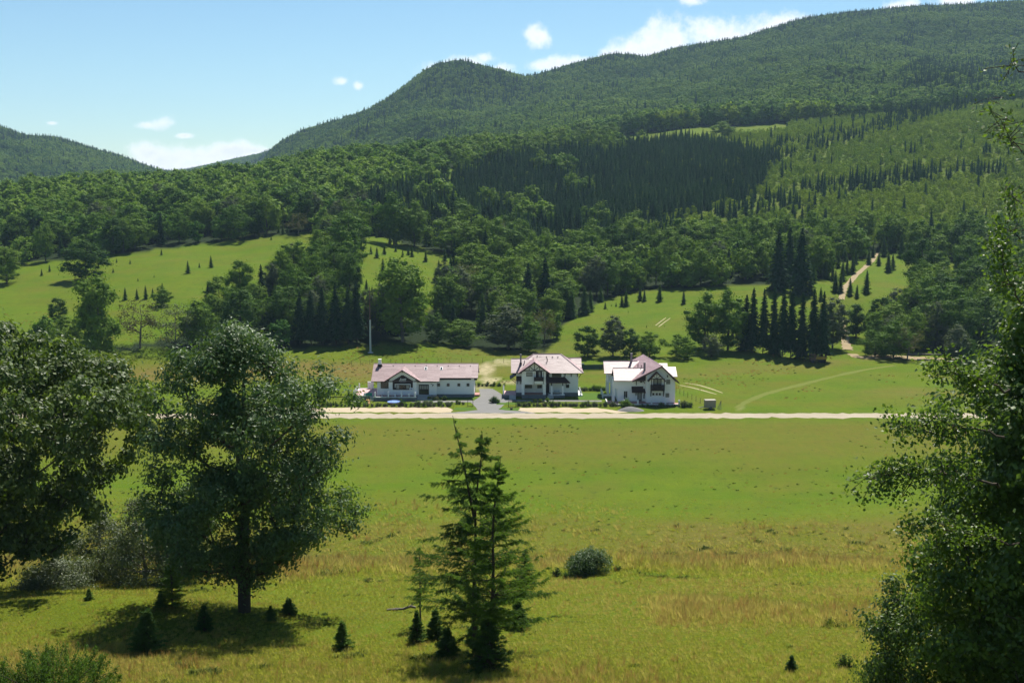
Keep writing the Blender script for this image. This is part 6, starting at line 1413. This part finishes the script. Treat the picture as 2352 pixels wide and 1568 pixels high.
# round bush, lesser bushes, juniper
x, y, z = near(1358, 1316); k = pxm(y, z); wd, lv = bush_leaves(640, 60 / k * 1.15, 1.9, 60 / k, 520, 26, .17, .42, .16, 13)
plant('round_bush', wd, lv, M['ash'], M['bark_l'], 'rounded grey-green bush alone on the near slope', 'bush', (x, y, z - .1), 0, parts=('stems', 'foliage'))
for u, v, w, h, lab in ((1278, 1322, 22, 20, 'small dark weed bush left of the round bush'), (1300, 1330, 16, 16, 'tiny dark weed clump below the round bush'), (1945, 1535, 40, 40, 'low leafy bush at the lower right beside the tiny spruce'), (1420, 1310, 14, 12, 'tiny weed clump right of the round bush')):
    x, y, z = near(u, v); k = pxm(y, z); wd, lv = bush_leaves(641 + u, w / k * .6, w / k * .6, h / k, 40, 14, .10, .5, .10, 4); plant('weed_bush', wd, lv, M['leaf_dark'], M['bark'], lab, 'bush', (x, y, z - .03), 0, parts=('stems', 'foliage'))
def juniper():
    rng = np.random.RandomState(650); y = 50.0; x = at(115, y); z = gz(x, y); P, T, S = [], [], []; nodes, par, rad = [], [], []
    for i in range(95):
        a = rng.uniform(0, 6.28); r = rng.uniform() ** .6; b = np.array((r * 2.6 * math.cos(a), r * 1.5 * math.sin(a), .1)); L = (2.1 - .9 * r) * rng.uniform(.6, 1.15); d = np.array((b[0] * .22, b[1] * .22, 1.0)) + rng.normal(size=3) * .16; d /= np.linalg.norm(d)
        nodes += [b * .4, b + d * L * .9]; par += [-1, len(nodes) - 2]; rad += [.03, .008]
        n = 210; t = rng.uniform(.05, 1, n); w = .26 * np.sqrt(np.clip(1.04 - t, 0, 1)) ; q = b + d * (t * L)[:, None] + rng.normal(size=(n, 3)) * w[:, None] * .6
        P.append(q); T.append(unit(np.repeat(d[None], n, 0) * .8 + rand_unit(rng, n) * .8)); S.append(rng.uniform(.07, .14, n))
    P, T, S = np.concatenate(P), np.concatenate(T), np.concatenate(S); P[:, 2] = np.maximum(P[:, 2], .02)
    plant('juniper_bush', tubes(np.array(nodes), par, np.array(rad), 0, 4), quads(P, T, rand_unit(rng, len(P)), S, .38), M['juniper'], M['bark'], 'bright green juniper bush at the lower left corner', 'bush', (x, y, z), 0, parts=('stems', 'foliage'))
juniper()

# ------------------------------------------------------------------ grass of the near slope and weeds on the meadow
M['blade'] = leaf_mat('grass_blade', (.175, .205, .038), (.28, .275, .075), trans=.55, rough=.6, tr=(1.5, 1.5, .7), obj=.6)
M['blade_dry'] = leaf_mat('grass_dry', (.26, .225, .065), (.34, .30, .11), trans=.6, rough=.6, tr=(1.4, 1.35, .9), obj=.6)
M['blade_red'] = leaf_mat('grass_seed', (.20, .135, .05), (.26, .19, .07), trans=.55, rough=.6, tr=(1.4, 1.25, .9), obj=.6)
M['weed'] = leaf_mat('weed_leaf', (.045, .075, .014), (.07, .10, .02), trans=.3)
M['flower'] = leaf_mat('yellow_flower', (.45, .40, .03), (.55, .5, .05), trans=.4)
def tuft(name, seed, n, h, w, bend, mat, rad, heads=None):
    rng = np.random.RandomState(seed); a = rng.uniform(0, 6.28, n); r = rad * rng.uniform(size=n) ** .5; b = np.stack([r * np.cos(a), r * np.sin(a), np.zeros(n)], 1); hh = h * rng.uniform(.5, 1.15, n)
    d = np.stack([np.cos(a), np.sin(a), np.zeros(n)], 1) * rng.uniform(.1, 1, n)[:, None] * bend + rng.normal(size=(n, 3)) * .08; d[:, 2] = 1; m = b + d * (hh * .55)[:, None]; e = b + d * np.array((1.5, 1.5, 1.)) * hh[:, None]; e[:, 2] -= bend * hh * .25
    s = np.stack([-np.sin(a + .7), np.cos(a + .7), np.zeros(n)], 1) * w / 2
    V = np.stack([b - s, b + s, m + s * .8, m - s * .8, e + s * .15, e - s * .15], 1).reshape(-1, 3); i = np.arange(n)[:, None] * 6; Fq = np.concatenate([i + np.array([0, 1, 2, 3]), i + np.array([3, 2, 4, 5])])
    me = np_mesh(name, V, Fq, mat)
    return bpy.data.objects.new(name, me)
def grass():
    rng = np.random.RandomState(70)
    objs = [tuft('tuft_00', 1, 26, .30, .022, .5, M['blade'], .22), tuft('tuft_01', 2, 24, .40, .020, .4, M['blade'], .24), tuft('tuft_02', 3, 26, .55, .016, .3, M['blade_dry'], .26), tuft('tuft_03', 4, 22, .75, .016, .25, M['blade_red'], .3), tuft('tuft_04', 5, 22, .35, .06, .8, M['weed'], .25), tuft('tuft_05', 6, 14, .4, .05, .5, M['flower'], .3)]
    out = []
    n = 150000; y = 40 * np.exp(rng.uniform(0, math.log(215 / 40.), n)); s = rng.uniform(-.50, .50, n); x = s * y; z = hgt(x, y); u, v, d = project(x, y, z)
    n1 = fbm(x / 11, y / 11); n2 = fbm(x / 4 + 7, y / 4); n3 = fbm(x / 25 + 4, y / 25)
    tall = sstep(1175, 1235, v + n1 * 80 + 55 * (u < 1450)) * (1 - sstep(1300, 1340, v + n1 * 80)) + sstep(1370, 1395, v + n1 * 50) * (1 - sstep(1420, 1450, v + n1 * 50)) * sstep(1450, 1550, u) * (1 - sstep(2000, 2100, u)) + .5 * sstep(.06, .2, n3) * sstep(1380, 1450, v)
    tall = np.clip(tall, 0, 1) * (.5 + .5 * sstep(-.15, .1, n2)); dry = np.clip(.10 + tall * .6 + sstep(-.02, .16, n1) * .6 * (v > 1330) + .15 * (v > 1420), 0, 1)
    k = np.where(rng.uniform(size=n) < dry * .7, np.where(rng.uniform(size=n) < .14 + .16 * (n3 > 0.05), 3, 2), np.where(rng.uniform(size=n) < .5, 0, 1))
    weed = (n2 > .24) & (rng.uniform(size=n) < .35); k = np.where(weed, 4, k); k = np.where((n3 > .17) & (v > 1330) & (rng.uniform(size=n) < .05), 5, k)
    keep = rng.uniform(size=n) < np.where(y > 185, .4, .9); sc = rng.uniform(.6, 1.4, n) * (.42 + .75 * tall + .22 * sstep(1430, 1540, v)) * np.clip(y / 75, .8, 1.5)
    q = keep; out = (np.stack([x, y, z - .02], 1)[q], rng.uniform(0, 6.28, n)[q], np.stack([sc, sc, sc * np.where(y > 140, .75, 1)], 1)[q], k[q])
    scatter('grass', *out, objs, 'tall meadow grass with seed heads on the near slope')
    n = 2600; y = rng.uniform(188, 279, n); x = rng.uniform(-.5, .5, n) * y; nn = fbm(x / 14, y / 9); p = (nn > .10) | (np.abs(y - 236 + fbm(x / 40, y * 0) * 12) < 2.2); x, y = x[p], y[p]; m = len(x); z = hgt(x, y); sc = rng.uniform(.25, .8, m)
    scatter('weeds', np.stack([x, y, z], 1), rng.uniform(0, 6.28, m), np.stack([sc, sc, sc], 1), np.where(rng.uniform(size=m) < .7, 0, 1), [tuft('weedtuft_00', 8, 26, .38, .09, .9, M['weed'], .4), tuft('weedtuft_01', 9, 26, .5, .05, .5, M['blade_red'], .5)], 'scattered dark weed tufts on the flat meadow')
    n = 9000; y = rng.uniform(310, 420, n); x = rng.uniform(-.46, .46, n) * y; nn = fbm(x / 16 + 3, y / 12); z = hgt(x, y); p = (nn > .10) & is_open(x, y, z) & ~((x > -44) & (x < 46) & (y < 331)); x, y, z = x[p], y[p], z[p]; m = len(x); sc = rng.uniform(.3, .9, m)
    scatter('weeds', np.stack([x, y, z], 1), rng.uniform(0, 6.28, m), np.stack([sc, sc, sc], 1), np.where(rng.uniform(size=m) < .4, 0, 1), [tuft('weedtuft_02', 8, 26, .38, .09, .9, M['weed'], .4), tuft('weedtuft_03', 9, 26, .5, .06, .5, M['blade_red'], .5)], 'scattered weeds on the meadow behind the houses')
grass()
# ------------------------------------------------------------------ air
def haze():
    m, nt, out = mat_new('haze_air'); p = ND(nt, 'ShaderNodeVolumePrincipled'); p.inputs['Color'].default_value = (.52, .76, 1.0, 1); p.inputs['Density'].default_value = 0.000055; p.inputs['Anisotropy'].default_value = 0.1
    nt.links.new(p.outputs[0], out.inputs['Volume'])
    o = MB().box(-8200, 8200, -60, 7300, float(GZ.min()) - 2, max(float(GZ.max()) + 30, 460)).build('haze', m); tag(o, None, None, None, 'stuff')
haze()
